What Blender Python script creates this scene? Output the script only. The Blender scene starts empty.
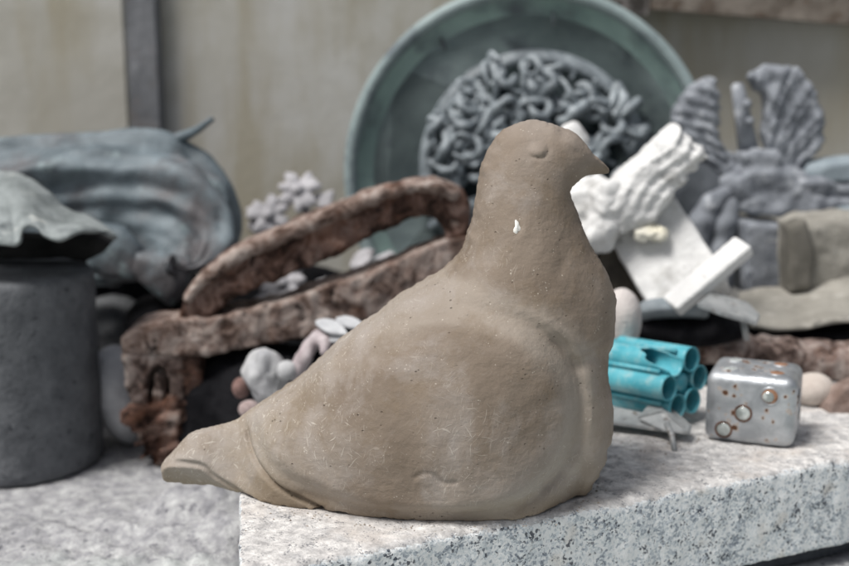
import bpy, bmesh, math, random
import numpy as np
from mathutils import Vector
R = math.radians
scene = bpy.context.scene
COL = scene.collection
random.seed(7)
# ------------------------------------------------------------------ camera maths
CH, PITCH, FPX = 0.31, R(11.2), 849 * 50 / 36.0
CP, SP = math.cos(PITCH), math.sin(PITCH)
def ray(px, py):
    a = (px - 424.5) / FPX; b = -(py - 283.0) / FPX
    return a, CP + b * SP, -SP + b * CP
def P(px, py, Y):
    a, y, z = ray(px, py); t = Y / y
    return np.array((a * t, Y, CH + z * t))
def G(px, py, z0=0.0):
    a, y, z = ray(px, py); t = (z0 - CH) / z
    return np.array((a * t, y * t, z0))
def pix(n, Y): return n * Y / 0.97 / FPX          # n pixels at depth Y, in metres
# ------------------------------------------------------------------ numpy noise
def _h(i, j, k, s):
    n = (i.astype(np.int64) * 73856093) ^ (j.astype(np.int64) * 19349663) ^ (k.astype(np.int64) * 83492791) ^ (s * 2654435761)
    n = (n ^ (n >> 13)) * 1274126177 & 0x7fffffff
    n = (n ^ (n >> 16)) & 0xffff
    return n.astype(np.float32) / 32767.5 - 1.0
def vnoise(x, y, z, s=0):
    x, y, z = np.broadcast_arrays(x, y, z)
    i, j, k = np.floor(x), np.floor(y), np.floor(z)
    u, v, w = x - i, y - j, z - k
    u = u*u*(3-2*u); v = v*v*(3-2*v); w = w*w*(3-2*w)
    i = i.astype(np.int32); j = j.astype(np.int32); k = k.astype(np.int32)
    def L(a, b, t): return a + (b - a) * t
    c = [[[_h(i+a, j+b, k+d, s) for d in (0, 1)] for b in (0, 1)] for a in (0, 1)]
    x00 = L(c[0][0][0], c[1][0][0], u); x10 = L(c[0][1][0], c[1][1][0], u)
    x01 = L(c[0][0][1], c[1][0][1], u); x11 = L(c[0][1][1], c[1][1][1], u)
    return L(L(x00, x10, v), L(x01, x11, v), w)
def fbm(x, y, z, size, octv=3, s=0, gain=.5):
    r = 0; a = 1.0; f = 1.0 / size; tot = 0
    for o in range(octv):
        r = r + a * vnoise(x*f + 13.7*o, y*f + 7.1*o, z*f - 3.3*o, s + o); tot += a
        a *= gain; f *= 2.03
    return r / tot
# ------------------------------------------------------------------ objects
def link_mesh(name, v, f, mat, parent=None, smooth=True, loc=None):
    v = np.asarray(v, dtype=np.float64)
    org = np.zeros(3)
    if parent is not None: org = np.array(parent['_o'])
    elif loc is not None: org = np.asarray(loc, float)
    me = bpy.data.meshes.new(name)
    if isinstance(f, np.ndarray) and f.ndim == 2:
        n = f.shape[1]
        me.vertices.add(len(v)); me.vertices.foreach_set('co', (v - org).astype(np.float32).ravel())
        me.loops.add(f.size); me.loops.foreach_set('vertex_index', f.astype(np.int32).ravel())
        me.polygons.add(len(f)); me.polygons.foreach_set('loop_start', np.arange(0, f.size, n, dtype=np.int32))
        me.update(calc_edges=True); me.validate()
    else:
        me.from_pydata([tuple(p) for p in (v - org)], [], [tuple(int(i) for i in q) for q in f]); me.update()
    me.polygons.foreach_set('use_smooth', [smooth] * len(me.polygons))
    me.materials.append(mat)
    o = bpy.data.objects.new(name, me); COL.objects.link(o)
    if parent is not None: o.parent = parent
    else: o.location = org
    o['_o'] = [float(q) for q in org]
    return o
def tag(o, label, cat, group=None, kind=None):
    o['label'] = label
    if kind: o['kind'] = kind
    else: o['category'] = cat
    if group: o['group'] = group
    return o
def thing(name, label, cat, loc, group=None):
    o = bpy.data.objects.new(name, None); COL.objects.link(o)
    o.location = tuple(float(q) for q in loc); o['_o'] = [float(q) for q in loc]; o.empty_display_size = .02
    return tag(o, label, cat, group)
# ------------------------------------------------------------------ surface nets
def snet(F, org, h):
    F = F.astype(np.float32); nx, ny, nz = F.shape
    S = F > 0
    c = np.zeros((nx-1, ny-1, nz-1), np.int8)
    for a in (0, 1):
        for b in (0, 1):
            for d in (0, 1): c += S[a:nx-1+a, b:ny-1+b, d:nz-1+d]
    act = (c > 0) & (c < 8)
    I, J, K = np.nonzero(act)
    idx = -np.ones(act.shape, np.int32); idx[I, J, K] = np.arange(len(I))
    pos = np.zeros((len(I), 3)); cnt = np.zeros(len(I))
    corners = [(a, b, d) for a in (0, 1) for b in (0, 1) for d in (0, 1)]
    for p in corners:
        for ax in range(3):
            if p[ax]: continue
            q = list(p); q[ax] = 1
            f0 = F[I+p[0], J+p[1], K+p[2]]; f1 = F[I+q[0], J+q[1], K+q[2]]
            m = (f0 > 0) != (f1 > 0)
            t = np.where(m, f0 / np.where(m, f0 - f1, 1), 0)
            e = np.array(p, float)[None, :].repeat(len(I), 0); e[:, ax] = t
            pos[m] += e[m]; cnt += m
    pos /= cnt[:, None]
    V = (np.stack([I, J, K], 1) + pos) * h + np.asarray(org)
    Q = []
    def quads(ax):
        sl0 = [slice(1, -1)] * 3; sl1 = [slice(1, -1)] * 3
        sl0[ax] = slice(0, -1); sl1[ax] = slice(1, None)
        A, B = S[tuple(sl0)], S[tuple(sl1)]
        for sign in (0, 1):
            m = (A & ~B) if sign == 0 else (~A & B)
            i = list(np.nonzero(m))
            off = [1, 1, 1]; off[ax] = 0
            i = [i[n] + off[n] for n in range(3)]
            u, v = [(1, 2), (2, 0), (0, 1)][ax]
            def at(du, dv):
                k = [i[0].copy(), i[1].copy(), i[2].copy()]; k[u] -= du; k[v] -= dv
                return idx[k[0], k[1], k[2]]
            q = np.stack([at(1, 1), at(0, 1), at(0, 0), at(1, 0)], 1)
            Q.append(q if sign == 0 else q[:, ::-1])
    for ax in range(3): quads(ax)
    return V, np.concatenate(Q)
def vnormals(v, q):
    e1 = v[q[:, 2]] - v[q[:, 0]]; e2 = v[q[:, 3]] - v[q[:, 1]]; fn = np.cross(e1, e2); N = np.zeros_like(v)
    for k in range(4):
        for i in range(3): N[:, i] += np.bincount(q[:, k], fn[:, i], len(v))
    return N / (np.linalg.norm(N, axis=1)[:, None] + 1e-12)
def roughen(v, q, rough, s=0):
    N = vnormals(v, q); d = 0
    for i, (amp, size) in enumerate(rough): d = d + amp*fbm(v[:, 0], v[:, 1], v[:, 2], size, 2, s + 5*i)
    return v + N*np.asarray(d)[:, None]
def sculpt(name, fn, lo, hi, h, mat, parent=None, loc=None, rough=None, s=0):
    """fn(X,Y,Z) -> signed distance, negative inside, in world metres"""
    lo = np.asarray(lo, float) - 2*h; hi = np.asarray(hi, float) + 2*h
    ax = [np.arange(lo[i], hi[i] + h, h, dtype=np.float32) for i in range(3)]
    X, Y, Z = np.meshgrid(*ax, indexing='ij')
    F = -fn(X, Y, Z)
    F[0] = F[-1] = -1; F[:, 0] = F[:, -1] = -1; F[:, :, 0] = F[:, :, -1] = -1
    v, q = snet(F, lo, h)
    if rough: v = roughen(v, q, rough, s)
    return link_mesh(name, v, q, mat, parent, loc=loc)
def smin(a, b, k):
    t = np.clip(.5 + .5 * (b - a) / k, 0, 1); return b * (1-t) + a * t - k * t * (1-t)
def smax(a, b, k): return -smin(-a, -b, k)
def s_ell(X, Y, Z, c, r, ax=None):
    d = [X - c[0], Y - c[1], Z - c[2]]
    if ax is not None:
        a = np.asarray(ax, float)
        d = [d[0]*a[i][0] + d[1]*a[i][1] + d[2]*a[i][2] for i in range(3)]
    k0 = np.sqrt(sum((d[i]/r[i])**2 for i in range(3))); k1 = np.sqrt(sum((d[i]/r[i]**2)**2 for i in range(3))) + 1e-6
    return k0 * (k0 - 1) / k1
def s_box(X, Y, Z, c, half, ax=None, rr=.002):
    d = [X - c[0], Y - c[1], Z - c[2]]
    if ax is not None:
        a = np.asarray(ax, float)
        d = [d[0]*a[i][0] + d[1]*a[i][1] + d[2]*a[i][2] for i in range(3)]
    q = [np.abs(d[i]) - half[i] + rr for i in range(3)]
    return np.sqrt(sum(np.maximum(t, 0)**2 for t in q)) + np.minimum(np.maximum(np.maximum(q[0], q[1]), q[2]), 0) - rr
def s_cap(X, Y, Z, a, b, ra, rb=None):
    rb = ra if rb is None else rb
    ab = np.asarray(b) - np.asarray(a); L = float(ab @ ab)
    t = np.clip(((X-a[0])*ab[0] + (Y-a[1])*ab[1] + (Z-a[2])*ab[2]) / L, 0, 1)
    return np.sqrt((X-a[0]-t*ab[0])**2 + (Y-a[1]-t*ab[1])**2 + (Z-a[2]-t*ab[2])**2) - (ra + (rb-ra)*t)
def s_path(X, Y, Z, pts, rad, k=.004):
    r = None
    for i in range(len(pts)-1):
        d = s_cap(X, Y, Z, pts[i], pts[i+1], rad[i], rad[i+1])
        r = d if r is None else smin(r, d, k)
    return r
def frame_axes(x, z=(0, 0, 1)):
    x = np.asarray(x, float); x = x / np.linalg.norm(x); z = np.asarray(z, float)
    y = np.cross(z, x); y /= np.linalg.norm(y); z = np.cross(x, y)
    return [x, y, z]
def bounds(pts, m):
    p = np.array(pts); return p.min(0) - m, p.max(0) + m
def catmull(pts, n, closed=False):
    p = np.array(pts, float); N = len(p); out = []
    segs = N if closed else N - 1
    for i in range(segs):
        if closed: a, b, c, d = p[(i-1) % N], p[i], p[(i+1) % N], p[(i+2) % N]
        else: a, b, c, d = p[max(i-1, 0)], p[i], p[i+1], p[min(i+2, N-1)]
        for k in range(n):
            t = k / n
            out.append(.5*((2*b) + (c-a)*t + (2*a-5*b+4*c-d)*t*t + (3*b-a-3*c+d)*t**3))
    if not closed: out.append(p[-1])
    return np.array(out)
def tube(pts, rad, seg=10, flat=None):
    """closed tube mesh through pts; rad scalar or list"""
    p = np.array(pts, float); n = len(p)
    rad = np.full(n, rad) if np.isscalar(rad) else np.array(rad, float)
    T = np.gradient(p, axis=0); T /= np.linalg.norm(T, axis=1)[:, None] + 1e-12
    up = np.array((0, 0, 1.)) if abs(T[0][2]) < .9 else np.array((1., 0, 0))
    V = []; u = np.cross(T[0], up); u /= np.linalg.norm(u)
    for i in range(n):
        u = u - T[i] * (u @ T[i]); u /= np.linalg.norm(u); w = np.cross(T[i], u)
        for k in range(seg):
            a = 2*math.pi*k/seg
            V.append(p[i] + rad[i]*(math.cos(a)*u + math.sin(a)*w))
    F = []
    for i in range(n-1):
        for k in range(seg):
            a = i*seg+k; b = i*seg+(k+1) % seg; F.append((a, b, b+seg, a+seg))
    F.append(tuple(range(seg))[::-1]); F.append(tuple((n-1)*seg+k for k in range(seg)))
    return V, F
def sheet(curves, nu=60, nv=8, thick=.003, rough=.0, size=.02, s=0, fold=None):
    """loft through curves (each a list of points), give it thickness"""
    cs = []
    for c in curves:
        q = catmull(c, 12); d = np.r_[0, np.cumsum(np.linalg.norm(np.diff(q, axis=0), axis=1))]
        t = np.linspace(0, d[-1], nu); cs.append(np.stack([np.interp(t, d, q[:, i]) for i in range(3)], 1))
    g = catmull(np.array(cs).reshape(len(cs), -1), nv).reshape(-1, nu, 3)
    du = np.gradient(g, axis=1); dv = np.gradient(g, axis=0)
    N = np.cross(du, dv); N /= np.linalg.norm(N, axis=2)[:, :, None] + 1e-12
    if N[:, :, 1].mean() > 0: N = -N
    if rough: g = g + N * (fbm(g[:, :, 0], g[:, :, 1], g[:, :, 2], size, 3, s) * rough)[:, :, None]
    if fold is not None:
        vv, uu = np.meshgrid(np.linspace(0, 1, g.shape[0]), np.linspace(0, 1, nu), indexing='ij')
        g = g + N * fold(uu, vv)[:, :, None]
    m = g.shape[0]
    A = g.reshape(-1, 3); B = (g - N * thick).reshape(-1, 3); V = np.concatenate([A, B]); o = len(A); F = []
    for i in range(m-1):
        for j in range(nu-1):
            a = i*nu+j
            F.append((a, a+1, a+nu+1, a+nu)); F.append((o+a, o+a+nu, o+a+nu+1, o+a+1))
    for j in range(nu-1):
        F.append((j, j+o, j+1+o, j+1)); b = (m-1)*nu+j; F.append((b, b+1, b+1+o, b+o))
    for i in range(m-1):
        a = i*nu; F.append((a, a+nu, a+nu+o, a+o)); b = i*nu+nu-1; F.append((b, b+o, b+nu+o, b+nu))
    return V, F
def lathe(prof, c, axis, seg=96, wob=0):
    """prof [(r, h)] about axis through c"""
    A = frame_axes(axis, (0, 0, 1) if abs(axis[2]) < .9 else (1, 0, 0)); V = []; F = []
    for r, h in prof:
        for k in range(seg):
            a = 2*math.pi*k/seg
            V.append(np.asarray(c) + A[0]*h + r*(math.cos(a)*A[1] + math.sin(a)*A[2]))
    n = len(prof)
    for i in range(n-1):
        for k in range(seg):
            a = i*seg+k; b = i*seg+(k+1) % seg; F.append((a, b, b+seg, a+seg))
    if prof[0][0] > 1e-5: F.append(tuple(range(seg))[::-1])
    if prof[-1][0] > 1e-5: F.append(tuple((n-1)*seg+k for k in range(seg)))
    return V, F
# ------------------------------------------------------------------ materials
class Mat:
    def __init__(s, name):
        s.m = bpy.data.materials.new(name); s.m.use_nodes = True; s.t = s.m.node_tree; s.n = s.t.nodes
        s.b = s.n['Principled BSDF']; s.tc = s.n.new('ShaderNodeTexCoord').outputs['Object']; s.h = None
    def L(s, a, b): s.t.links.new(a, b)
    def mapping(s, rot=(0, 0, 0), scale=(1, 1, 1), src=None):
        n = s.n.new('ShaderNodeMapping'); n.inputs['Rotation'].default_value = rot; n.inputs['Scale'].default_value = scale
        s.L(src or s.tc, n.inputs[0]); return n.outputs[0]
    def noise(s, scale, detail=5, rough=.55, dist=0, src=None):
        n = s.n.new('ShaderNodeTexNoise'); n.inputs['Scale'].default_value = scale; n.inputs['Detail'].default_value = detail
        n.inputs['Roughness'].default_value = rough; n.inputs['Distortion'].default_value = dist
        s.L(src or s.tc, n.inputs['Vector']); return n.outputs['Fac']
    def voro(s, scale, rnd=1, src=None, out='Distance'):
        n = s.n.new('ShaderNodeTexVoronoi'); n.inputs['Scale'].default_value = scale; n.inputs['Randomness'].default_value = rnd
        s.L(src or s.tc, n.inputs['Vector']); return n.outputs[out]
    def ramp(s, src, stops):
        n = s.n.new('ShaderNodeValToRGB'); e = n.color_ramp.elements
        for i, (p, c) in enumerate(stops):
            x = e[i] if i < 2 else e.new(p)
            x.position = p; x.color = (*c, 1) if hasattr(c, '__len__') else (c, c, c, 1)
        s.L(src, n.inputs[0]); return n.outputs[0]
    def mix(s, fac, a, b, mode='MIX'):
        n = s.n.new('ShaderNodeMixRGB'); n.blend_type = mode
        for i, v in ((0, fac), (1, a), (2, b)):
            if hasattr(v, 'links') or hasattr(v, 'is_linked'): s.L(v, n.inputs[i])
            elif i == 0: n.inputs[0].default_value = v
            else: n.inputs[i].default_value = (*v, 1) if hasattr(v, '__len__') else (v, v, v, 1)
        return n.outputs[0]
    def math(s, op, a, b=None):
        n = s.n.new('ShaderNodeMath'); n.operation = op
        for i, v in ((0, a), (1, b)):
            if v is None: continue
            if hasattr(v, 'is_linked'): s.L(v, n.inputs[i])
            else: n.inputs[i].default_value = v
        return n.outputs[0]
    def add_h(s, src, k):
        k = s.math('MULTIPLY', src, k); s.h = k if s.h is None else s.math('ADD', s.h, k)
    def done(s, color, rough=.8, metal=0, spec=.3):
        for key, v in (('Base Color', color), ('Roughness', rough), ('Metallic', metal)):
            if hasattr(v, 'is_linked'): s.L(v, s.b.inputs[key])
            elif key == 'Base Color': s.b.inputs[key].default_value = (*v, 1)
            else: s.b.inputs[key].default_value = v
        s.b.inputs['Specular IOR Level'].default_value = spec
        if s.h is not None:
            n = s.n.new('ShaderNodeBump'); n.inputs['Distance'].default_value = 1.0; n.inputs['Strength'].default_value = 1.0
            s.L(s.h, n.inputs['Height']); s.L(n.outputs[0], s.b.inputs['Normal'])
        return s.m
def simple(name, c1, c2, scale=40, bump=.0008, rough=.85, spots=None, metal=0, spec=.3, fine=300, c3=None):
    m = Mat(name); n = m.noise(scale, 6, .6, .4)
    stops = [(.32, c1), (.66, c2)] if c3 is None else [(.3, c1), (.66, c2), (.5, c3)]
    if c3 is not None: stops = [(.3, c1), (.68, c2)]; 
    col = m.ramp(n, stops)
    if c3 is not None: col = m.mix(m.ramp(m.noise(scale*.4, 4, .6), [(.5, 0), (.62, 1)]), col, c3)
    for sp in (spots or []):
        c, sc, lo, hi = sp
        col = m.mix(m.ramp(m.noise(sc, 4, .6), [(lo, 0), (hi, 1)]), col, c)
    m.add_h(n, bump*2); m.add_h(m.noise(fine, 3, .6), bump*.5)
    return m.done(col, rough, metal, spec)
# ================================================================== pigeon
def clay():
    m = Mat('fired_clay')
    big = m.noise(9, 4, .55, .3)
    col = m.ramp(big, [(.34, (.155, .119, .089)), (.5, (.218, .175, .137)), (.64, (.288, .247, .212))])
    # yellower clay toward the tail end, greyer powdery bloom on the back
    sx = m.n.new('ShaderNodeSeparateXYZ'); m.L(m.tc, sx.inputs[0])
    tailm = m.ramp(m.math('ADD', sx.outputs[0], m.math('MULTIPLY', m.noise(25, 3), .05)), [(0.0, 1), (.02, 0)])
    tm = m.ramp(m.math('ADD', m.math('MULTIPLY', sx.outputs[0], -4.5), m.math('MULTIPLY', m.noise(22, 4), .35)), [(.42, 0), (.66, 1)])
    col = m.mix(m.math('MULTIPLY', tm, .45), col, (.285, .238, .175))
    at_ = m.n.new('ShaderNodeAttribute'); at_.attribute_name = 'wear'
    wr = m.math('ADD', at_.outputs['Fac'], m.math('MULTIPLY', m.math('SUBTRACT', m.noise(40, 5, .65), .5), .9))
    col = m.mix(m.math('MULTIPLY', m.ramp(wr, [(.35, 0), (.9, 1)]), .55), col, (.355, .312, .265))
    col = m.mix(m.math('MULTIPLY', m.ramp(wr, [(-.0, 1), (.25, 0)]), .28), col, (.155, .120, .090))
    bl = m.ramp(m.math('ADD', m.noise(16, 7, .68, .5), m.math('MULTIPLY', sx.outputs[0], -.5)), [(.50, 0), (.68, 1)])
    col = m.mix(m.math('MULTIPLY', bl, .6), col, (.345, .312, .288))
    dk = m.ramp(m.noise(26, 7, .68), [(.34, 1), (.47, 0)])
    col = m.mix(m.math('MULTIPLY', dk, .45), col, (.17, .125, .08))
    # fine dry scratches in several directions
    sc = None
    wob = m.n.new('ShaderNodeVectorMath'); wob.operation = 'ADD'
    nz = m.n.new('ShaderNodeTexNoise'); nz.inputs['Scale'].default_value = 30; m.L(m.tc, nz.inputs[0])
    sca = m.n.new('ShaderNodeVectorMath'); sca.operation = 'SCALE'; sca.inputs['Scale'].default_value = .02
    m.L(nz.outputs['Color'], sca.inputs[0]); m.L(m.tc, wob.inputs[0]); m.L(sca.outputs[0], wob.inputs[1])
    for i, a in enumerate((.5, 1.05, 1.7, 2.5, -.15, 2.9)):
        mp = m.mapping((0, 0, 0), (1050, 200, 75), m.mapping((0, a, 0), (1, 1, 1), wob.outputs[0]))
        off = m.n.new('ShaderNodeVectorMath'); off.operation = 'ADD'; off.inputs[1].default_value = (i*31.7, i*3.3, i*17.1); m.L(mp, off.inputs[0])
        s = m.ramp(m.noise(1, 1, .4, 0, off.outputs[0]), [(.70, 0), (.75, 1)])
        sc = s if sc is None else m.math('MAXIMUM', sc, s)
    pm = m.ramp(m.math('ADD', m.noise(14, 3, .5), m.math('MULTIPLY', sx.outputs[0], -1.2)), [(.46, .08), (.68, 1)])
    sc = m.math('MULTIPLY', sc, pm)
    col = m.mix(m.math('MULTIPLY', sc, .45), col, (.62, .57, .50))
    # pale grit specks and pits
    v = m.voro(420); sz = m.noise(120, 2)
    sp = m.math('LESS_THAN', v, m.math('MULTIPLY', m.math('SUBTRACT', sz, .42), .9))
    col = m.mix(m.math('MULTIPLY', m.math('MULTIPLY', sp, m.ramp(m.noise(60, 3), [(.5, 0), (.6, 1)])), .5), col, (.55, .50, .43))
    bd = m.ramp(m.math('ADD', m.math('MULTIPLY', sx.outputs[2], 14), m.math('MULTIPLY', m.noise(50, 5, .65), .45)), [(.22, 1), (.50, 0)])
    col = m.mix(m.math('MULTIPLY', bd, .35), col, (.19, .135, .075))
    v2 = m.voro(170, 1, m.mapping((.3, .4, .2), (1, 1, 1.6)))
    pit = m.math('MULTIPLY', m.ramp(v2, [(.05, 1), (.16, 0)]), m.ramp(m.noise(45, 2), [(.56, 0), (.61, 1)]))
    col = m.mix(m.math('MULTIPLY', pit, .55), col, (.10, .075, .05))
    m.add_h(m.noise(28, 4, .5), .0020); m.add_h(m.noise(260, 4, .65), .0006); m.add_h(pit, -.0009); m.add_h(sc, .00012)
    m.add_h(m.noise(70, 3, .5, .6, m.mapping((0, .5, 0), (.5, 1, 1.3))), .0008)
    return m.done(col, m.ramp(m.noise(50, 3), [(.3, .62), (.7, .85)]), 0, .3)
CLAY = clay()
YA = .82
sil = [(528,122),(511,127),(498,137),(488,153),(482,168),(478,186),(474,212),(468,234),(461,252),(450,266),(438,275),(400,297),(378,315),(350,334),(320,361),(297,381),(277,395),(250,411),(236,419),(212,426),(190,432),(176,446),(163,461),(162,470),(168,483),(199,486),(219,488),(239,497),(255,515),(275,545),(330,560),(430,566),(520,562),(556,540),(570,508),(585,480),(597,458),(604,437),(607,418),(608,402),(606,380),(604,361),(609,342),(613,320),(614,300),(610,284),(604,269),(595,254),(585,237),(577,217),(570,200),(567,188),(574,181),(585,176),(598,175.2),(607,175),(610,172),(608.5,167),(601,160.8),(592,153.5),(585,143),(576,134),(560,128),(549,125),(538,122)]
silw = np.array([P(a, b, YA)[[0, 2]] for a, b in catmull(sil, 4, True)])
def poly_sd(PX, PZ, poly):
    d = np.full(PX.shape, 1e9); ins = np.zeros(PX.shape, bool); n = len(poly)
    for i in range(n):
        a = poly[i]; b = poly[(i+1) % n]; e = b - a; wx = PX - a[0]; wz = PZ - a[1]
        t = np.clip((wx*e[0] + wz*e[1]) / (e @ e + 1e-18), 0, 1)
        d = np.minimum(d, (wx - t*e[0])**2 + (wz - t*e[1])**2)
        c = ((a[1] > PZ) != (b[1] > PZ)) & (PX < (b[0]-a[0]) * (PZ - a[1]) / (b[1]-a[1] + 1e-18) + a[0])
        ins ^= c
    d = np.sqrt(d); return np.where(ins, d, -d)
def line_d(PX, PZ, pts):
    d = np.full(PX.shape, 1e9)
    for a, b in zip(pts[:-1], pts[1:]):
        e = b - a; wx = PX - a[0]; wz = PZ - a[1]
        t = np.clip((wx*e[0] + wz*e[1]) / (e @ e), 0, 1); d = np.minimum(d, (wx - t*e[0])**2 + (wz - t*e[1])**2)
    return np.sqrt(d)
def bilin(A, x, z, gx0, gz0, h):
    i = np.clip((x - gx0)/h, 0, A.shape[0]-1.001); j = np.clip((z - gz0)/h, 0, A.shape[1]-1.001)
    i0 = i.astype(int); j0 = j.astype(int); u = i-i0; v = j-j0
    return (A[i0,j0]*(1-u)*(1-v) + A[i0+1,j0]*u*(1-v) + A[i0,j0+1]*(1-u)*v + A[i0+1,j0+1]*u*v)
def pigeon():
    H = .0012; hs = .0012
    x = np.arange(-.205, .150, hs); z = np.arange(-.05, .275, hs)
    X2, Z2 = np.meshgrid(x, z, indexing='ij')
    sd = poly_sd(X2, Z2, silw)
    # inflate: Poisson, coarse-to-fine
    def solve(step, init, its):
        m = (sd[::step, ::step] > 0); u = init if init is not None else np.zeros(m.shape)
        q = (hs*step)**2 * 2.0
        I, J = np.meshgrid(np.arange(m.shape[0]), np.arange(m.shape[1]), indexing='ij'); par = (I+J) % 2
        for _ in range(its):
            for p_ in (0, 1):
                s = np.zeros_like(u); s[1:-1, 1:-1] = (u[2:, 1:-1]+u[:-2, 1:-1]+u[1:-1, 2:]+u[1:-1, :-2]+q)*.25
                k = m & (par == p_); u[k] += 1.7*(s[k]-u[k])
        return u
    u4 = solve(4, None, 400)
    up = lambda a, sh: a.repeat(2, 0).repeat(2, 1)[:sh[0], :sh[1]]
    def fit(a, sh):
        b = up(a, sh); o = np.zeros(sh); o[:b.shape[0], :b.shape[1]] = b; return o
    u2 = solve(2, fit(u4, sd[::2, ::2].shape), 150); u1 = solve(1, fit(u2, sd.shape), 120)
    h = u1                                        # = halfwidth^2 for slender parts
    # outside continuation: negative, linear
    h = np.where(sd > 0, h, sd * .03)
    # base width wanted at the ground
    bx = np.array([-.2,-.15,-.13,-.09,-.05,0,.03,.053,.076,.103,.118,.127,.16]); bw = np.array([.02,.027,.035,.054,.068,.079,.082,.081,.068,.040,.022,.012,.008])
    j0 = int(round((.002+.05)/hs)); h0 = np.maximum(h[:, j0], 1e-5); g0 = np.clip(np.interp(x, bx, bw)**2 / h0, .3, 3.0)
    g0 = np.convolve(np.pad(g0, 8, 'edge'), np.ones(17)/17, 'valid')
    wz = np.exp(-np.maximum(Z2, 0)/.035)
    g = 1 + (g0[:, None]-1)*wz
    tl = np.clip((-.085 - X2)/.06, 0, 1); g = g*(1 + 1.3*tl*tl*(3-2*tl))
    ht = np.clip((Z2 - .18)/.03, 0, 1); g = g*(1 + .12*ht)
    hp = h*np.where(h > 0, g, 1)
    inside = sd > 0
    ztop = np.where(inside, Z2, -9).max(1); zbot = np.where(inside, Z2, 9).min(1)
    tp_ = np.array([P(a_, b_, .80)[[0, 2]] for a_, b_ in [(150,464),(163,464),(185,463),(203,465),(216,475),(240,486),(270,498),(292,506),(330,512)]])
    zt1 = np.interp(x, tp_[:, 0], tp_[:, 1]); wm = np.interp(x, [-.20, -.15, -.10, -.06], [.020, .027, .041, .058])
    up = np.clip((ztop[:, None] - Z2)/np.maximum(ztop - zt1, .004)[:, None], 0, 1)**.62
    dn = 1 - .70*np.clip((zt1[:, None] - Z2)/np.maximum(zt1 - np.maximum(zbot, -.01), .004)[:, None], 0, 1)
    wt = wm[:, None]*np.minimum(up, dn); wt *= np.clip(sd/.0035, 0, 1)**.4
    tb_ = np.clip((-.085 - X2)/.05, 0, 1); tb_ = tb_*tb_*(3-2*tb_)
    hp = np.where(inside, hp*(1-tb_) + tb_*wt*wt, hp)
    # ---- hand-made relief on the flanks
    def W(pts, Y, n=6, closed=False): return np.array([P(a, b, Y)[[0, 2]] for a, b in catmull(pts, n, closed)])
    sm = lambda e0, e1, t: (lambda q: q*q*(3-2*q))(np.clip((t-e0)/(e1-e0), 0, 1))
    wing = W([(236,424),(262,410),(300,376),(350,345),(400,322),(440,314),(480,316),(520,330),(552,356),(570,388),(575,420),(568,450),(550,474),(520,492),(470,503),(400,507),(340,498),(320,492),(290,482),(266,470),(250,452)], .752, 4, True)
    dw = poly_sd(X2, Z2, wing)
    D = .0070*sm(-.004, .010, dw) - .0026*np.exp(-((dw+.008)/.006)**2)*sm(-.02, .03, X2)
    ring = W([(418,300),(470,302),(520,312),(556,332),(582,360),(590,400),(586,440),(574,470)], .755)
    D += .0020*np.exp(-(line_d(X2, Z2, ring)/.005)**2)
    g1 = W([(560,345),(577,372),(584,405),(581,438),(570,466),(548,488)], .75)
    D -= .0026*np.exp(-(line_d(X2, Z2, g1)/.0045)**2)
    for k_, am in ((0, .0010), (7, .0008), (13, .0009), (20, .0007)):
        gk = W([(540+k_,330-k_*.3),(562+k_,352-k_*.3),(575+k_*.8,385),(576+k_*.8,420),(566+k_*.8,455),(545+k_,480+k_*.3)], .75)
        D -= am*np.exp(-(line_d(X2, Z2, gk)/.0011)**2)
    g3 = W([(574,350),(594,348),(612,352)], .80); D -= .004*np.exp(-(line_d(X2, Z2, g3)/.007)**2)
    g4 = W([(560,330),(580,338),(605,330)], .80); D -= .0015*np.exp(-(line_d(X2, Z2, g4)/.003)**2)
    g2 = W([(240,424),(243,440),(252,456),(266,468),(286,480),(318,493),(326,495)], .785)
    D -= .0058*np.exp(-(line_d(X2, Z2, g2)/.0017)**2)
    t1 = W([(163,464),(185,463),(203,465),(216,475),(240,486),(270,498),(292,506)], .80)
    D -= .0046*np.exp(-(line_d(X2, Z2, t1)/.0019)**2)
    t2 = W([(200,452),(214,446),(236,470),(262,486)], .79); D -= .0008*np.exp(-(line_d(X2, Z2, t2)/.004)**2)
    lo = W([(300,505),(380,511),(450,512),(520,506),(556,492)], .742); D -= .0014*np.exp(-(line_d(X2, Z2, lo)/.0035)**2)
    mk = W([(414,471),(424,466),(433,467),(438,473),(446,475),(456,474)], .745, 4); D -= .0014*np.exp(-(line_d(X2, Z2, mk)/.0011)**2)
    mk = W([(436,467),(440,473),(444,480)], .745, 4); D -= .001*np.exp(-(line_d(X2, Z2, mk)/.0010)**2)
    # head: eye, cere, gape, chip scar
    def gp(px, py, Y, rx, rz, a=0):
        c = P(px, py, Y); dx = X2-c[0]; dz = Z2-c[2]; ca, sa = math.cos(a), math.sin(a)
        return np.exp(-((dx*ca+dz*sa)/rx)**2 - ((-dx*sa+dz*ca)/rz)**2)
    ec = P(538, 150.5, .79); ed = np.sqrt(((X2-ec[0])/.0060)**2 + ((Z2-ec[2])/.0042)**2); D += .0019*sm(1.2, .4, ed)
    D -= .0012*np.exp(-((ed-1.25)/.16)**2)*np.clip(.4 - (Z2-ec[2])/.006 + (X2-ec[0])/.012, .15, 1)
    D += .0006*gp(538.5,152,.79,.0042,.0026) 
    pass
    D += .0018*gp(571,144,.80,.0065,.0045,-.5) - .0008*gp(575,152,.80,.005,.0015,-.6)
    D -= .0008*np.exp(-(line_d(X2, Z2, W([(607,171),(596,170),(584,172)], .815, 5))/.0009)**2)
    D += .0010*gp(518,225,.785,.006,.006) - .0016*gp(517,228,.785,.0022,.0045,-.2)
    D -= .0010*gp(561,262,.78,.004,.009,-.5)
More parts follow.
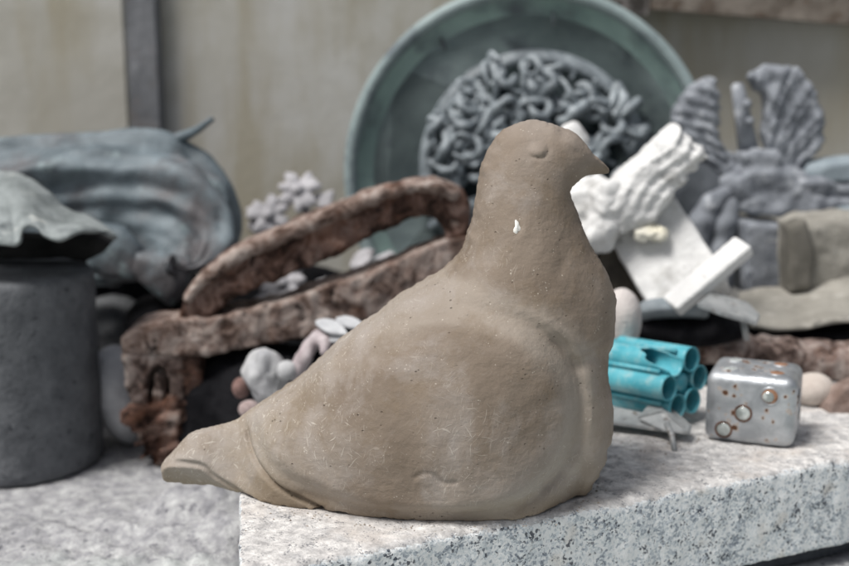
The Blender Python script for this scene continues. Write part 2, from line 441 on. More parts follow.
    hp = np.where(h > 0, hp + 2*np.sqrt(np.maximum(hp, 0))*D*sm(0, .0004, np.maximum(hp, 0)), hp)
    # ---- volume
    y = np.arange(-.108, .1085, H); xs = np.arange(-.203, .148, H); zs = np.arange(-.004, .272, H)
    XX, ZZ = np.meshgrid(xs, zs, indexing='ij')
    h2 = bilin(hp, XX, ZZ, x[0], z[0], hs).astype(np.float32)
    F = h2[:, None, :] - (y**2).astype(np.float32)[None, :, None]
    X3 = xs[:, None, None]; Y3 = y[None, :, None]; Z3 = zs[None, None, :]
    floor_ = Z3 - (.0005 + .0040*np.maximum(0, fbm(xs[:, None, None], y[None, :, None], 0*xs[:1, None, None], .009, 3, 5)))
    F = np.minimum(F, floor_*.08)
    v, q = snet(F, (xs[0], y[0] + YA, zs[0]), H)
    r = roughen(v, q, [(.0016, .030), (.0003, .009)], 3); k = np.clip(v[:, 2]/.01, 0, 1)[:, None]; v = v*(1-k) + r*k
    # how dry and rubbed the clay is: edges of the wing and back more, hollows of the wing less
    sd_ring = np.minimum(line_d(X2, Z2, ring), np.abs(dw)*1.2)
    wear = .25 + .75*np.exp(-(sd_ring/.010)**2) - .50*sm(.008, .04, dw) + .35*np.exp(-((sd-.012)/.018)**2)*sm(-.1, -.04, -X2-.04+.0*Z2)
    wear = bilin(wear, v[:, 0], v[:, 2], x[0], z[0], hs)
    return v, q, wear
v, q, wear = pigeon()
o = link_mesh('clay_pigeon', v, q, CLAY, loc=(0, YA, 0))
o['_o'] = [0, YA, 0]
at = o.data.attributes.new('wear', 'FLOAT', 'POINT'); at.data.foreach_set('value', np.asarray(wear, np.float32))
tag(o, 'brown unglazed clay sculpture of a sitting pigeon facing right on the granite slab', 'pigeon sculpture')
PIG = o
def chip(pa, label=None):
    hit, loc, nrm, _ = PIG.ray_cast(Vector((0, 0, CH)) - Vector(PIG.location), Vector(ray(*pa)))
    return Vector(loc) + Vector(PIG.location), Vector(nrm)
WHITE_CHIP = simple('white_plaster_speck', (.75, .73, .68), (.85, .84, .8), 300, .0003)
GREYPIT = simple('grey_speck', (.2, .18, .16), (.3, .28, .25), 300, .0003)
c, n = chip((517, 227.5))
V = []; F = []
e1 = Vector((n.y, -n.x, 0)).normalized(); e2 = n.cross(e1); N_ = 22
for k in range(N_):
    a = 2*math.pi*k/N_; rr = (1 + .22*math.sin(3*a+1) + .15*math.sin(5*a))
    V.append(c + n*.0002 - e1*math.cos(a)*.0022*rr*(1+.2*math.sin(a)) + e2*math.sin(a)*.0046*rr)
for k in range(N_): V.append(c + n*.0008 + (V[k]-c)*.7)
F = [(k, (k+1) % N_, N_+(k+1) % N_, N_+k) for k in range(N_)] + [tuple(N_+k for k in range(N_))]
cc = link_mesh('white_chip', [tuple(p) for p in V], F, WHITE_CHIP, PIG)
# ================================================================== granite slab
def granite():
    m = Mat('speckled_granite')
    g = m.n.new('ShaderNodeNewGeometry'); sx = m.n.new('ShaderNodeSeparateXYZ'); m.L(g.outputs['True Normal'], sx.inputs[0])
    gc = m.n.new('ShaderNodeSeparateColor'); m.L(m.voro(520, 1, None, 'Color'), gc.inputs[0])
    gc2 = m.n.new('ShaderNodeSeparateColor'); m.L(m.voro(950, 1, None, 'Color'), gc2.inputs[0])
    cl = m.noise(55, 4, .6, .3)
    v1 = m.math('ADD', m.math('MULTIPLY', gc.outputs[0], .55), m.math('MULTIPLY', cl, .9))
    fc = m.ramp(m.math('ADD', v1, m.math('MULTIPLY', gc2.outputs[1], .22)), [(.50, (.24, .27, .31)), (.62, (.44, .48, .52)), (.76, (.63, .67, .69)), (.95, (.78, .79, .79))])
    fc = m.mix(m.ramp(m.noise(38, 3, .5), [(.60, 0), (.72, .6)]), fc, (.64, .59, .53))
    bk = m.math('ADD', m.math('MULTIPLY', gc.outputs[2], .5), m.noise(95, 3, .6))
    fc = m.mix(m.math('MULTIPLY', m.ramp(bk, [(.45, 1), (.52, 0)]), .9), fc, (.045, .052, .07))
    fc = m.mix(m.math('MULTIPLY', m.ramp(m.math('ADD', m.math('MULTIPLY', gc2.outputs[0], .5), m.noise(130, 3, .6)), [(.43, 1), (.49, 0)]), .8), fc, (.07, .08, .10))
    tp = m.ramp(m.noise(95, 6, .7, .2), [(.36, (.36, .35, .345)), (.52, (.58, .565, .55)), (.66, (.78, .76, .735))])
    tp = m.mix(m.ramp(m.noise(18, 4, .6), [(.52, 0), (.68, .5)]), tp, (.50, .44, .39))
    tp = m.mix(m.math('MULTIPLY', m.ramp(m.math('ADD', m.math('MULTIPLY', gc2.outputs[0], .35), m.noise(90, 4, .65)), [(.46, 1), (.53, 0)]), .75), tp, (.12, .125, .14))
    tp = m.mix(m.math('MULTIPLY', m.ramp(m.noise(60, 6, .72, .3), [(.52, 0), (.64, 1)]), .45), tp, (.34, .34, .35))
    f = m.math('ADD', sx.outputs[2], m.math('MULTIPLY', m.math('SUBTRACT', m.noise(60, 4), .5), .9))
    col = m.mix(m.ramp(f, [(.52, 0), (.70, 1)]), fc, tp)
    m.add_h(m.noise(160, 5, .7), .0012); m.add_h(m.noise(420, 3, .6), .0005)
    return m.done(col, .75, 0, .35)
GRAN = granite()
A0 = np.array((-.111, .661)); ff = np.array((.9046, .4262)); ff = ff/np.linalg.norm(ff)
def slab_fn(X, Y, Z):
    n_f = np.array((ff[1], -ff[0]))
    dF = (X-A0[0])*n_f[0] + (Y-A0[1])*n_f[1]
    ls = np.array((-.150, .9887)); n_l = np.array((-ls[1], ls[0]))
    dL = (X-A0[0])*n_l[0] + (Y-A0[1])*n_l[1]
    X2_, Y2_ = X[:, :, :1], Y[:, :, :1]; n2 = fbm(X2_, Y2_, 0*X2_, .012, 3, 2)
    dF = dF + .0012*n2
    dT = Z + 0
    bot = -Z - .071
    chipn = fbm(X2_, Y2_, 0*X2_, .020, 3, 11)
    edge = (dF + dT*1.0)/1.414 + .0022 + .0045*np.maximum(0, chipn) + .0010*n2
    d = np.maximum(np.maximum(dF, dT), edge)
    c = P(352, 560, .69); d = np.maximum(d, -s_ell(X, Y, Z, (c[0], c[1]-.018, c[2]+.012), (.055, .020, .012)))
    d = np.maximum(d, dL)
    d = np.maximum(d, -dF - .21); d = np.maximum(d, bot); d = np.maximum(d, X - .62)
    # shallow wear on top
    return d
o = sculpt('granite_slab', slab_fn, (-.16, .655, -.073), (.63, 1.26, .003), .0025, GRAN, loc=(.1, .9, 0), rough=[(.0012, .03), (.0008, .008)], s=2)
tag(o, 'thick speckled grey and white granite slab with chipped front edge under the pigeon', 'stone slab')
GAP_SHADE = simple('dark_gap_shade', (.018, .022, .03), (.045, .05, .06), 60, .001, .7)
def gap_shade_fn(X, Y, Z):
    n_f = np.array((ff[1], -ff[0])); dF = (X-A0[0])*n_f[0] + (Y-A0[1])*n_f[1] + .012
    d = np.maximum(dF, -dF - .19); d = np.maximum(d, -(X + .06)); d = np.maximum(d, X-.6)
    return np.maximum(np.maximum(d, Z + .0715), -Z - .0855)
o = sculpt('gap_shade_sheet', gap_shade_fn, (-.08, .66, -.088), (.62, 1.24, -.07), .003, GAP_SHADE, loc=(.1, .9, -.085))  # dark filler sheet; shade of the gap under the slab put into its colour
tag(o, 'thin dark slate sheet lying under the granite slab as its painted shade at lower right', 'filler')
# ================================================================== ground and wall
ZG = -.085; ZL = -.040
def groundmat():
    m = Mat('rough_pale_stone')
    c = m.ramp(m.noise(75, 7, .7, .2), [(.35, (.22, .22, .235)), (.52, (.36, .36, .368)), (.68, (.54, .545, .54))])
    c = m.mix(m.ramp(m.noise(110, 4, .6), [(.60, 0), (.68, .85)]), c, (.10, .10, .12))
    sx = m.n.new('ShaderNodeSeparateXYZ'); m.L(m.tc, sx.inputs[0])
    near = m.ramp(m.math('ADD', sx.outputs[1], m.math('MULTIPLY', m.noise(40, 3), .05)), [(.86, 1), (.90, 0)])
    c = m.mix(m.math('MULTIPLY', near, .5), c, (.60, .66, .62))
    c = m.mix(m.ramp(m.noise(95, 4, .65), [(.60, 0), (.66, .5)]), c, (.17, .17, .19))
    m.add_h(m.noise(90, 5, .65), .004)
    return m.done(c, .9, 0, .2)
gx = np.r_[-3, -2, -1.4, -1.0, np.arange(-.8, .9, .005), 1.2, 2, 3]
gy = np.r_[-1.5, -.5, .2, .5, np.arange(.66, 1.29, .004), 1.296, 1.304, np.arange(1.31, 1.53, .02)]
GX, GY = np.meshgrid(gx, gy, indexing='ij')
rg = np.clip((1.00 - GY)/.10, 0, 1)*.75 + .25
HZ = .003*fbm(GX, GY, 0*GX, .06, 3, 21)
lum = fbm(GX, GY, 0*GX, .022, 4, 22); HZ = HZ + rg*.014*np.abs(lum) - rg*.010*np.maximum(0, fbm(GX, GY, 0*GX, .03, 3, 25) - .28)
for (px, py, r, a) in ((190, 512, .035, .012), (225, 540, .03, .010), (160, 540, .025, .007), (205, 490, .03, .006), (120, 535, .02, .005), (235, 512, .02, .009)):
    c = G(px, py, ZG); HZ += 1.6*a*np.exp(-(((GX-c[0])/r)**2 + ((GY-c[1])/(r*.7))**2)**2)
HZ = np.where(GX < -.14, np.clip(HZ, -.02, .03), np.clip(HZ, -.015, .0130))
under = (GX > -.17) & (GX < .7) & (GY > .6); HZ = np.where((GX > -.10), -.004 + .0*HZ, HZ)
Z = np.where(GY > 1.300, ZL + HZ*.3, ZG + HZ)
n0, n1 = GX.shape
idx = np.arange(n0*n1).reshape(n0, n1)
q = np.stack([idx[:-1, :-1], idx[1:, :-1], idx[1:, 1:], idx[:-1, 1:]], -1).reshape(-1, 4)
o = link_mesh('ground', np.stack([GX, GY, Z], -1).reshape(-1, 3), q, groundmat()); o['kind'] = 'structure'; o['label'] = 'pale rough stone ledge the pieces lie on'
def wallmat():
    m = Mat('stained_cement_panel')
    c = m.ramp(m.noise(5, 6, .6, .5), [(.32, (.355, .340, .295)), (.5, (.44, .427, .385)), (.68, (.52, .515, .49))])
    c = m.mix(m.ramp(m.noise(4, 4, .5), [(.55, 0), (.72, .55)]), c, (.46, .455, .45))
    st = m.ramp(m.noise(3, 5, .6, .3, m.mapping((0, 0, 0), (4, 1, .8))), [(.46, 0), (.64, .65)])
    c = m.mix(st, c, (.33, .29, .20))
    c = m.mix(m.ramp(m.noise(60, 4, .6), [(.62, 0), (.72, .35)]), c, (.5, .5, .47))
    m.add_h(m.noise(90, 4, .6), .0006)
    return m.done(c, .9, 0, .2)
WALLM = wallmat()
YW = 1.52
def boxmesh(lo, hi, bev=.002):
    bm = bmesh.new(); bmesh.ops.create_cube(bm, size=1)
    for vv in bm.verts: vv.co = Vector([lo[i] + (hi[i]-lo[i])*(vv.co[i]+.5) for i in range(3)])
    bmesh.ops.bevel(bm, geom=bm.edges[:], offset=bev, segments=2, affect='EDGES')
    V = [tuple(p.co) for p in bm.verts]; F = [tuple(p.index for p in f.verts) for f in bm.faces]; bm.free(); return V, F
w = thing('cement_wall', 'stained beige cement board wall behind all the fragments', 'wall', (0, YW, ZG))
xj = P(127, 60, YW)[0]
for lo, hi in (((-1.5, YW, -.12), (xj-.0015, YW+.02, .62)), ((xj+.0015, YW, -.12), (1.5, YW+.02, .62))):
    V, F = boxmesh(lo, hi); link_mesh('panel', V, F, WALLM, w, False)
V, F = boxmesh((xj-.0014, YW+.004, -.12), (xj+.0014, YW+.018, .62), .0005); link_mesh('joint_strip', V, F, simple('pale_joint', (.5, .5, .45), (.6, .6, .55), 30), w, False)
def postmat():
    m = Mat('grey_weathered_post')
    c = m.ramp(m.noise(20, 6, .6, .6, m.mapping((0, 0, 0), (1, 1, .5))), [(.3, (.09, .095, .105)), (.5, (.155, .16, .17)), (.7, (.25, .255, .27))])
    c = m.mix(m.ramp(m.noise(14, 4), [(.55, 0), (.7, .6)]), c, (.15, .115, .09))
    m.add_h(m.noise(50, 5), .002); return m.done(c, .8, 0, .3)
xa, xb = P(131, 60, YW)[0], P(163, 60, YW)[0]
V, F = boxmesh((xa, YW-.022, -.1), (xb, YW-.001, .62), .003); o = link_mesh('wall_post', V, F, postmat(), loc=((xa+xb)/2, YW-.01, -.04), smooth=False)
tag(o, 'dark grey weathered vertical strip post against the beige wall at left', 'post')
RAILM = simple('dirty_rail', (.10, .082, .066), (.235, .205, .175), 30, .002, .9, [((.10, .07, .05), 45, .55, .7)])
def prism(pts, y0, y1):
    n = len(pts); V = [(p[0], y0, p[2]) for p in pts] + [(p[0], y1, p[2]) for p in pts]
    F = [tuple(range(n)), tuple(range(n, 2*n))[::-1]] + [(i, i+n, (i+1) % n + n, (i+1) % n) for i in range(n)]; return V, F
rl = [P(650, 9, YW-.03), P(1000, 36, YW-.03), P(1000, -15, YW-.03), P(650, -40, YW-.03)]
V, F = prism(rl, YW-.04, YW-.001); o = link_mesh('rusty_rail', V, F, RAILM, loc=tuple(rl[0]), smooth=False)
tag(o, 'brown rusty horizontal rail fixed across the wall at top right', 'rail')
DARKMET = simple('dark_bracket', (.03, .025, .022), (.10, .09, .085), 40, .001, .8)
rl = [P(602, 6, YW-.03), P(632, 14, YW-.03), P(648, 15, YW-.03), P(648, -30, YW-.03), P(602, -30, YW-.03)]
V, F = prism(rl, YW-.035, YW-.001); o = link_mesh('rail_bracket', V, F, simple('pinkish_bracket', (.11, .10, .095), (.24, .22, .21), 50, .001, .8, [((.05, .045, .04), 35, .5, .6)]), loc=tuple(rl[0]), smooth=False)
tag(o, 'short pitted metal bracket at the left end of the rusty rail', 'bracket')
# ================================================================== rust and metals
def rustmat(name, base=((.050, .034, .029), (.195, .145, .127), (.40, .345, .315)), orange=.16):
    m = Mat(name)
    n1 = m.noise(38, 7, .68, .8)
    c = m.ramp(n1, [(.39, base[0]), (.49, base[1]), (.62, base[2])])
    c = m.mix(m.math('MULTIPLY', m.ramp(m.noise(26, 5, .6, 1), [(.52, 0), (.62, 1)]), orange), c, (.26, .115, .065))
    c = m.mix(m.ramp(m.noise(18, 5, .6, 1), [(.56, 0), (.64, .8)]), c, (.42, .35, .31))
    c = m.mix(m.ramp(m.noise(70, 4, .6), [(.60, 0), (.67, .9)]), c, (.025, .016, .014))
    m.add_h(n1, .004); m.add_h(m.noise(150, 4, .65), .0022)
    return m.done(c, .92, 0, .15)
RUST = rustmat('flaking_rust'); RUST2 = rustmat('dark_rust', ((.022, .013, .010), (.100, .058, .045), (.24, .165, .14)), .25)
RUSTL = rustmat('pale_rust_and_highlight', ((.075, .048, .038), (.225, .165, .140), (.42, .355, .32)), .12)  # pale bar colour; also the highlight painted on the handle top
RUSTO = rustmat('orange_rust', ((.03, .018, .014), (.15, .085, .065), (.33, .23, .19)), .28)
BRONZE = simple('weathered_bronze', (.055, .075, .088), (.19, .235, .26), 16, .0015, .62, [((.09, .085, .09), 9, .50, .62), ((.26, .33, .34), 22, .60, .72)], 0, .5)
VERDI = simple('verdigris_bronze', (.185, .275, .252), (.31, .425, .39), 12, .0008, .6, [((.10, .125, .135), 9, .50, .64), ((.26, .34, .33), 26, .62, .74)], 0, .45)
VERDI_RIM = simple('dull_green_rim', (.18, .23, .235), (.32, .39, .39), 16, .0008, .6, [((.09, .11, .13), 10, .55, .66)], 0, .45)
TANGLE = simple('grey_patina', (.085, .105, .12), (.32, .36, .385), 34, .0012, .5, [((.05, .065, .075), 30, .58, .7)], 0, .6)
GREYPL = simple('grey_cast_metal', (.13, .143, .165), (.31, .33, .36), 34, .0015, .75, [((.42, .44, .47), 50, .58, .68), ((.09, .10, .12), 36, .60, .70)], 0, .3)
WHITE = simple('white_plaster', (.56, .56, .555), (.70, .70, .69), 30, .0012, .85, [((.42, .415, .40), 26, .56, .70), ((.30, .29, .27), 60, .64, .72)], 0, .3)
WHITEY = simple('yellowed_plaster', (.66, .62, .48), (.78, .75, .66), 30, .001, .85)
PALE = simple('pale_grey_stone', (.36, .37, .39), (.58, .59, .60), 26, .0015, .85, [((.66, .64, .60), 40, .58, .7)])
DRAPE = simple('beige_grey_stone', (.21, .20, .175), (.335, .32, .285), 30, .0012, .9, [((.40, .385, .35), 45, .58, .7), ((.15, .145, .13), 60, .6, .7)])
DARK = simple('dark_parts_and_shade', (.004, .004, .005), (.016, .016, .018), 40, .002, .95, None, 0, .05)  # near-black: deep shade of the hollows as colour, and some dark parts
PLATE = simple('dull_grey_steel', (.25, .265, .27), (.42, .43, .43), 60, .0006, .6, [((.50, .50, .49), 80, .58, .68), ((.12, .09, .07), 90, .62, .7)], .35, .5)
# ================================================================== dark stone drum
def drum():
    m = Mat('dark_porous_stone'); c = m.ramp(m.noise(45, 6, .65), [(.35, (.085, .090, .098)), (.68, (.155, .162, .172))])
    c = m.mix(m.ramp(m.noise(160, 3, .6), [(.62, 0), (.70, .8)]), c, (.012, .015, .02))
    c = m.mix(m.ramp(m.noise(220, 3, .6), [(.64, 0), (.70, .5)]), c, (.17, .18, .19))
    m.add_h(m.noise(130, 4, .6), .0018); return m.done(c, .85, 0, .3)
cx, cy, cr, zt = -.397, 1.10, .0805, .102
prof = [(0, 0), (cr-.002, 0), (cr, .003)] + [(cr + .0006*math.sin(k*1.7), ZGc) for k, ZGc in enumerate(np.linspace(.01, .178, 14))] + [(cr-.001, .1835), (cr-.004, .187), (cr*.7, .1875), (cr*.3, .187), (0, .1872)]
V, F = lathe(prof, (cx, cy, ZG+.002), (0, 0, 1), 96)
o = link_mesh('stone_drum', V, F, drum(), loc=(cx, cy, ZG)); tag(o, 'dark charcoal stone cylinder standing upright at the far left', 'stone cylinder')
# ================================================================== crumpled plate on the drum
PATG = simple('pale_green_patina', (.15, .17, .17), (.32, .35, .35), 22, .002, .75, [((.10, .115, .12), 20, .56, .68), ((.46, .48, .46), 34, .6, .72)], 0, .3)
c1 = [(-60,176,1.17),(0,170,1.16),(28,176,1.155),(50,192,1.15),(64,206,1.15),(84,212,1.13),(108,226,1.11),(118,236,1.09)]
c2 = [(-60,196,1.11),(0,190,1.10),(24,196,1.09),(44,210,1.085),(62,222,1.08),(82,224,1.08),(100,228,1.08),(114,234,1.08)]
c3 = [(-60,226,1.045),(0,232,1.03),(16,236,1.03),(22,224,1.035),(34,222,1.04),(46,230,1.035),(62,234,1.03),(84,226,1.05),(108,231,1.07)]
c4 = [(-60,236,1.035),(0,244,1.02),(18,243,1.02),(23,229,1.03),(34,226,1.035),(46,235,1.025),(62,240,1.02),(84,231,1.04),(106,232,1.068)]
V, F = sheet([[P(*p) for p in c] for c in (c1, c2, c3, c4)], 90, 9, .0035, .004, .03, 3)
o = thing('crumpled_plate', 'crumpled pale green grey metal plate with ragged edge lying on the dark cylinder', 'metal plate', (cx, cy, zt))
link_mesh('plate', V, F, PATG, o)
def pl(X, Y, Z):
    d = s_ell(X, Y, Z, P(100, 262, 1.10), (.030, .02, .020)); d = smin(d, s_ell(X, Y, Z, P(122, 246, 1.12), (.018, .02, .014)), .01)
    return d
def ext(poly, y0, y1, rr):
    pw = np.array([P(a, b, (y0+y1)/2)[[0, 2]] for a, b in poly])
    def fn(X, Y, Z):
        d2 = -poly_sd(X[:, 0, :], Z[:, 0, :], pw)[:, None, :]; dy = np.abs(Y-(y0+y1)/2)-(y1-y0)/2
        return np.sqrt(np.maximum(d2+rr, 0)**2 + np.maximum(dy+rr, 0)**2) + np.minimum(np.maximum(d2+rr, dy+rr), 0) - rr
    c = np.array([P(a, b, (y0+y1)/2) for a, b in poly]); lo = c.min(0)-.01; hi = c.max(0)+.01; lo[1] = y0-.01; hi[1] = y1+.01
    return fn, lo, hi
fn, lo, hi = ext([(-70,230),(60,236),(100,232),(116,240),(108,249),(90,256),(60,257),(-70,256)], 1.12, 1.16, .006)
sculpt('hollow_shade_block', fn, lo, hi, .003, simple('hollow_shade_black', (.006, .006, .006), (.02, .02, .02), 40, .001, .9), o, rough=[(.004, .03)])  # added black block; shade of the hollow under the plate as colour
# ================================================================== big bronze shell
o = thing('bronze_shell', 'large dark blue grey folded bronze shell leaning behind the dark cylinder', 'bronze fragment', P(120, 300, 1.25))
rim = [(-70,160,1.30),(-20,146,1.31),(30,137,1.31),(80,134,1.31),(130,133,1.31),(172,140,1.31),(205,156,1.30),(228,180,1.29),(240,210,1.28),(238,238,1.27),(224,260,1.26),(200,269,1.25),(186,268,1.25)]
def lerp(c, k, dy, w=0): 
    ctr = np.array([(-60,262),(-20,258),(20,256),(50,254),(80,254),(100,256),(118,258),(128,260),(136,262),(142,264),(146,266),(150,268),(152,269)], float)
    out = []
    for i, p in enumerate(c):
        x = ctr[i][0] + (p[0]-ctr[i][0])*k; y_ = ctr[i][1] + (p[1]-ctr[i][1])*k
        out.append(P(x, y_, p[2] - dy))
    return out
curves = [lerp(rim, 1.0, 0), lerp(rim, .985, .022), lerp(rim, .93, .042), lerp(rim, .80, .060), lerp(rim, .62, .068), lerp(rim, .44, .070), lerp(rim, .26, .062), lerp(rim, .08, .045)]
def fold(u, v):
    w = v + .10*u + .025*np.sin(u*9)
    k = np.clip(v*6, 0, 1)*np.clip((1-v)*5, 0, 1)
    nn = fbm(u*3, v*3, 0*u, .6, 3, 5)
    return k*((.0065+.004*nn)*np.sin(w*15 + 2.0*nn) + .0022*np.sin(w*33 + 5*u) + .004*np.sin(u*13+v*9+3*nn))
V, F = sheet(curves, 150, 12, .004, .006, .05, 7, fold); link_mesh('shell', V, F, BRONZE, o)
c1 = P(178, 139, 1.29); c2 = P(197, 130, 1.275); c3 = P(212, 119, 1.26)
V, F = tube([P(160, 146, 1.30), c1, c2, c3], [.009, .007, .0045, .003], 12); link_mesh('spike', V, F, BRONZE, o)
for pl_, y0, y1 in (([(136,250),(168,254),(192,262),(192,280),(182,298),(171,307),(160,298),(146,284),(132,270)], 1.185, 1.215), ([(100,222),(124,228),(142,246),(150,268),(140,282),(112,282),(88,268),(90,236)], 1.19, 1.22), ([(40,270),(100,266),(128,276),(120,286),(60,290)], 1.215, 1.24)):
    fn, lo, hi = ext(pl_, y0, y1, .012); sculpt('lobe', fn, lo, hi, .003, BRONZE, o, rough=[(.004, .04), (.002, .015)], s=int(y0*1000))
# ================================================================== boulders, and masses painted near-black for deep shade
def rock(name, label, cat, px, py, Y, rx, ry, rz, mat, group=None, s=0, rough=None, h=.003, ax=None, box=None, cut=None):
    c = P(px, py, Y); r = (pix(rx, Y), ry, pix(rz, Y))
    def fn(X, Y_, Z):
        d = s_ell(X, Y_, Z, c, r, ax) if box is None else s_box(X, Y_, Z, c, r, ax, box)
        if cut is not None: d = np.maximum(d, cut - Z)
        return d
    m = max(r)*1.3; rg_ = rough or [(.16*min(r), .05), (.06*min(r), .018)]
    o = sculpt(name, fn, c - m, c + m, h, mat, None, (c[0], c[1], c[2]-r[2]), rg_, s)
    return tag(o, label, cat, group)
rock('pale_boulder', 'smooth pale grey stone on the ledge between the dark cylinder and the rusty frame', 'stone', 125, 394, 1.16, 31, .045, 52, simple('pale_round_stone', (.44, .44, .46), (.68, .68, .69), 26, .0015), s=3, ax=frame_axes((1, 0, .25)))
rock('stone_and_shade_mass', 'dark grey stone in the shadow behind the pale one under the bronze shell', 'stone', 112, 322, 1.27, 34, .04, 28, simple('dark_grey_stone', (.06, .062, .068), (.13, .135, .14), 30, .002), s=5)
rock('stone_and_shade_mass', 'added mound, black as painted shade, behind the drum under the folds of the bronze shell', 'rubble', 90, 300, 1.36, 125, .05, 48, DARK, s=41, h=.005)
rock('stone_and_shade_mass', 'added low mass, black as painted shade, behind the lower flower inside the curved handle', 'rubble', 292, 304, 1.42, 82, .045, 42, DARK, s=42, h=.005)
rock('stone_and_shade_mass', 'low debris lump, black as painted shade, under the tip of the bronze shell left of the rusty handle', 'stone', 165, 318, 1.24, 40, .05, 26, DARK, s=6)
rock('stone_and_shade_mass', 'rubble lump, black as painted shade, deep inside the opening of the rusty frame', 'rubble', 262, 420, 1.13, 105, .075, 78, DARK, s=7, h=.004)
rock('stone_and_shade_mass', 'rubble mound, black as painted shade, behind the pigeon and under the rusty bar', 'rubble', 420, 400, 1.18, 130, .07, 110, DARK, s=8, h=.005)
rock('stone_and_shade_mass', 'rubble heap, black as painted shade, under the plaster fragments behind the blue tubes', 'rubble', 640, 385, 1.22, 105, .07, 66, DARK, s=9, h=.005)
# ================================================================== rusty frame with handle
o = thing('iron_clamp', 'long rusty iron clamp with a curved handle and a slotted leg lying behind the pigeon', 'iron frame', G(170, 452, ZG))
YF0, YF1 = 1.10, 1.17
def PF(px, py): return P(px, py, YF0 + (YF1-YF0)*(px-130)/340)
def poly3(name, top, bot, thick, mat, hh=.0025, rough=None, s=0, rr=.0022, extra=None):
    """a bar of given outline (px) and depth thickness, as a sculpted extrusion in the frame's plane"""
    tx = np.array([PF(*p) for p in top]); bx_ = np.array([PF(*p) for p in bot])
    pts = np.concatenate([tx, bx_]); lo, hi = bounds(pts, .012); lo[1] -= thick; hi[1] += thick
    poly = np.concatenate([tx, bx_[::-1]])[:, [0, 2]]
    def fn(X, Y, Z):
        d2 = -poly_sd(X[:, 0, :], Z[:, 0, :], poly)[:, None, :]
        yc = YF0 + (YF1-YF0)*((X/0.97/Y*FPX+424.5)-130)/340
        dy = np.abs(Y-yc)-thick/2
        d = np.sqrt(np.maximum(d2+rr, 0)**2 + np.maximum(dy+rr, 0)**2) + np.minimum(np.maximum(d2+rr, dy+rr), 0) - rr
        if extra is not None: d = extra(d, X, Y, Z)
        return d
    return sculpt(name, fn, lo, hi, hh, mat, o, rough=rough or [(.0016, .03), (.0026, .009)], s=s)
poly3('bar', [(128,330),(145,318),(180,312),(215,312),(245,304),(285,296),(330,280),(370,268),(410,250),(445,236),(480,228)], [(130,345),(150,347),(200,348),(230,345),(280,336),(330,326),(370,312),(410,296),(450,280),(480,268)], .055, RUSTL, .0026, s=1)
slot = [PF(164, 366), PF(164, 384)]
def sl_(d, X, Y, Z):
    k = [PF(157, 396), PF(156, 372), PF(159, 364), PF(164, 360), PF(169, 364), PF(172, 372), PF(172.5, 396)]; q = None
    for a, b in zip(k[:-1], k[1:]):
        a = a.copy(); b = b.copy(); a[1] = b[1] = 0; t = s_cap(X, Y*0, Z, a, b, .0030); q = t if q is None else np.minimum(q, t)
    yc = PF(164, 370)[1]
    return smax(d, -np.maximum(q, Y - yc + .004), .001)
poly3('slotted_leg', [(129,345),(160,345),(190,345)], [(134,385),(140,402),(190,396)], .05, RUST, .0022, s=2, extra=sl_)
poly3('corroded_foot', [(138,399),(160,396),(203,390),(206,402)], [(144,438),(148,450),(174,458),(200,430)], .05, RUSTO, .0025, rough=[(.008, .03), (.006, .010)], s=3, extra=lambda d, X, Y, Z: d + .0035*np.sin(Z*420 + 14*X + 3*np.sin(X*60)))
poly3('side_bar', [(186,350),(206,350)], [(192,404),(208,404)], .05, RUST2, .0028, s=4)
outer = [(184,324),(187,296),(200,274),(226,253),(262,235),(300,219),(340,203),(380,188),(412,180),(440,181),(460,190),(470,208),(466,236)]
inner = [(218,326),(219,312),(230,299),(252,287),(290,272),(330,255),(368,236),(398,221),(420,213),(434,216),(443,226),(446,234),(446,240)]
midl = [(a[0]*.68+b_[0]*.32, a[1]*.68+b_[1]*.32) for a, b_ in zip(outer, inner)]
cr_ = lambda l: [tuple(q) for q in catmull(l, 3)]
poly3('handle', cr_(outer), cr_(inner), .040, RUST2, .0028, [(.0015, .03), (.0036, .009)], 5)
out2 = [(a[0], a[1]-1) for a in outer[1:-2]]; poly3('highlight_edge', cr_(out2), cr_(midl[1:-2]), .052, RUSTL, .0028, [(.0015, .03), (.0022, .009)], 6, rr=.006)  # paler strip paints the highlight along the top of the handle
poly3('upper_strap', [(345,276),(375,262),(400,256),(430,244),(460,232),(482,226)], [(345,282),(380,276),(410,268),(440,258),(470,246),(482,240)], .03, RUSTL, .0028, s=7)
# ================================================================== flower spray
FL = simple('pale_cast_flowers', (.30, .295, .31), (.50, .49, .51), 40, .001, .8, [((.25, .24, .25), 40, .6, .7)])
o = thing('flower_spray', 'pale grey cast flowers and leaves on a stem standing behind the rusty handle', 'flower fragment', P(300, 300, 1.33))
def flower(px, py, Y, r, tilt, name='flower_head', n=11, s=0):
    c = P(px, py, Y); r = pix(r, Y); ax = frame_axes((1, 0, tilt*.3), (0, -.9, .45)); A, B, N = ax
    def fn(X, Y_, Z):
        d = s_ell(X, Y_, Z, c + N*.004, (r*.24, r*.24, r*.24), ax)
        for k in range(n):
            a = 2*math.pi*k/n + .2*math.sin(k*2.3+s); rr = 1+.06*math.sin(k*3.1+s); u = A*math.cos(a) + B*math.sin(a); w = np.cross(N, u)
            d = smin(d, s_ell(X, Y_, Z, c + u*r*.52*rr + N*.002*math.sin(k*5+s), (r*.38*rr, r*.20, r*.16), [u, w, N]), .0015)
        return d
    return sculpt(name, fn, c - r*1.3, c + r*1.3, .0022, FL, o)
flower(299, 191, 1.36, 25, .2, s=1); flower(268, 216, 1.35, 25, -.3, s=4); flower(283, 284, 1.28, 25, .1, s=2)
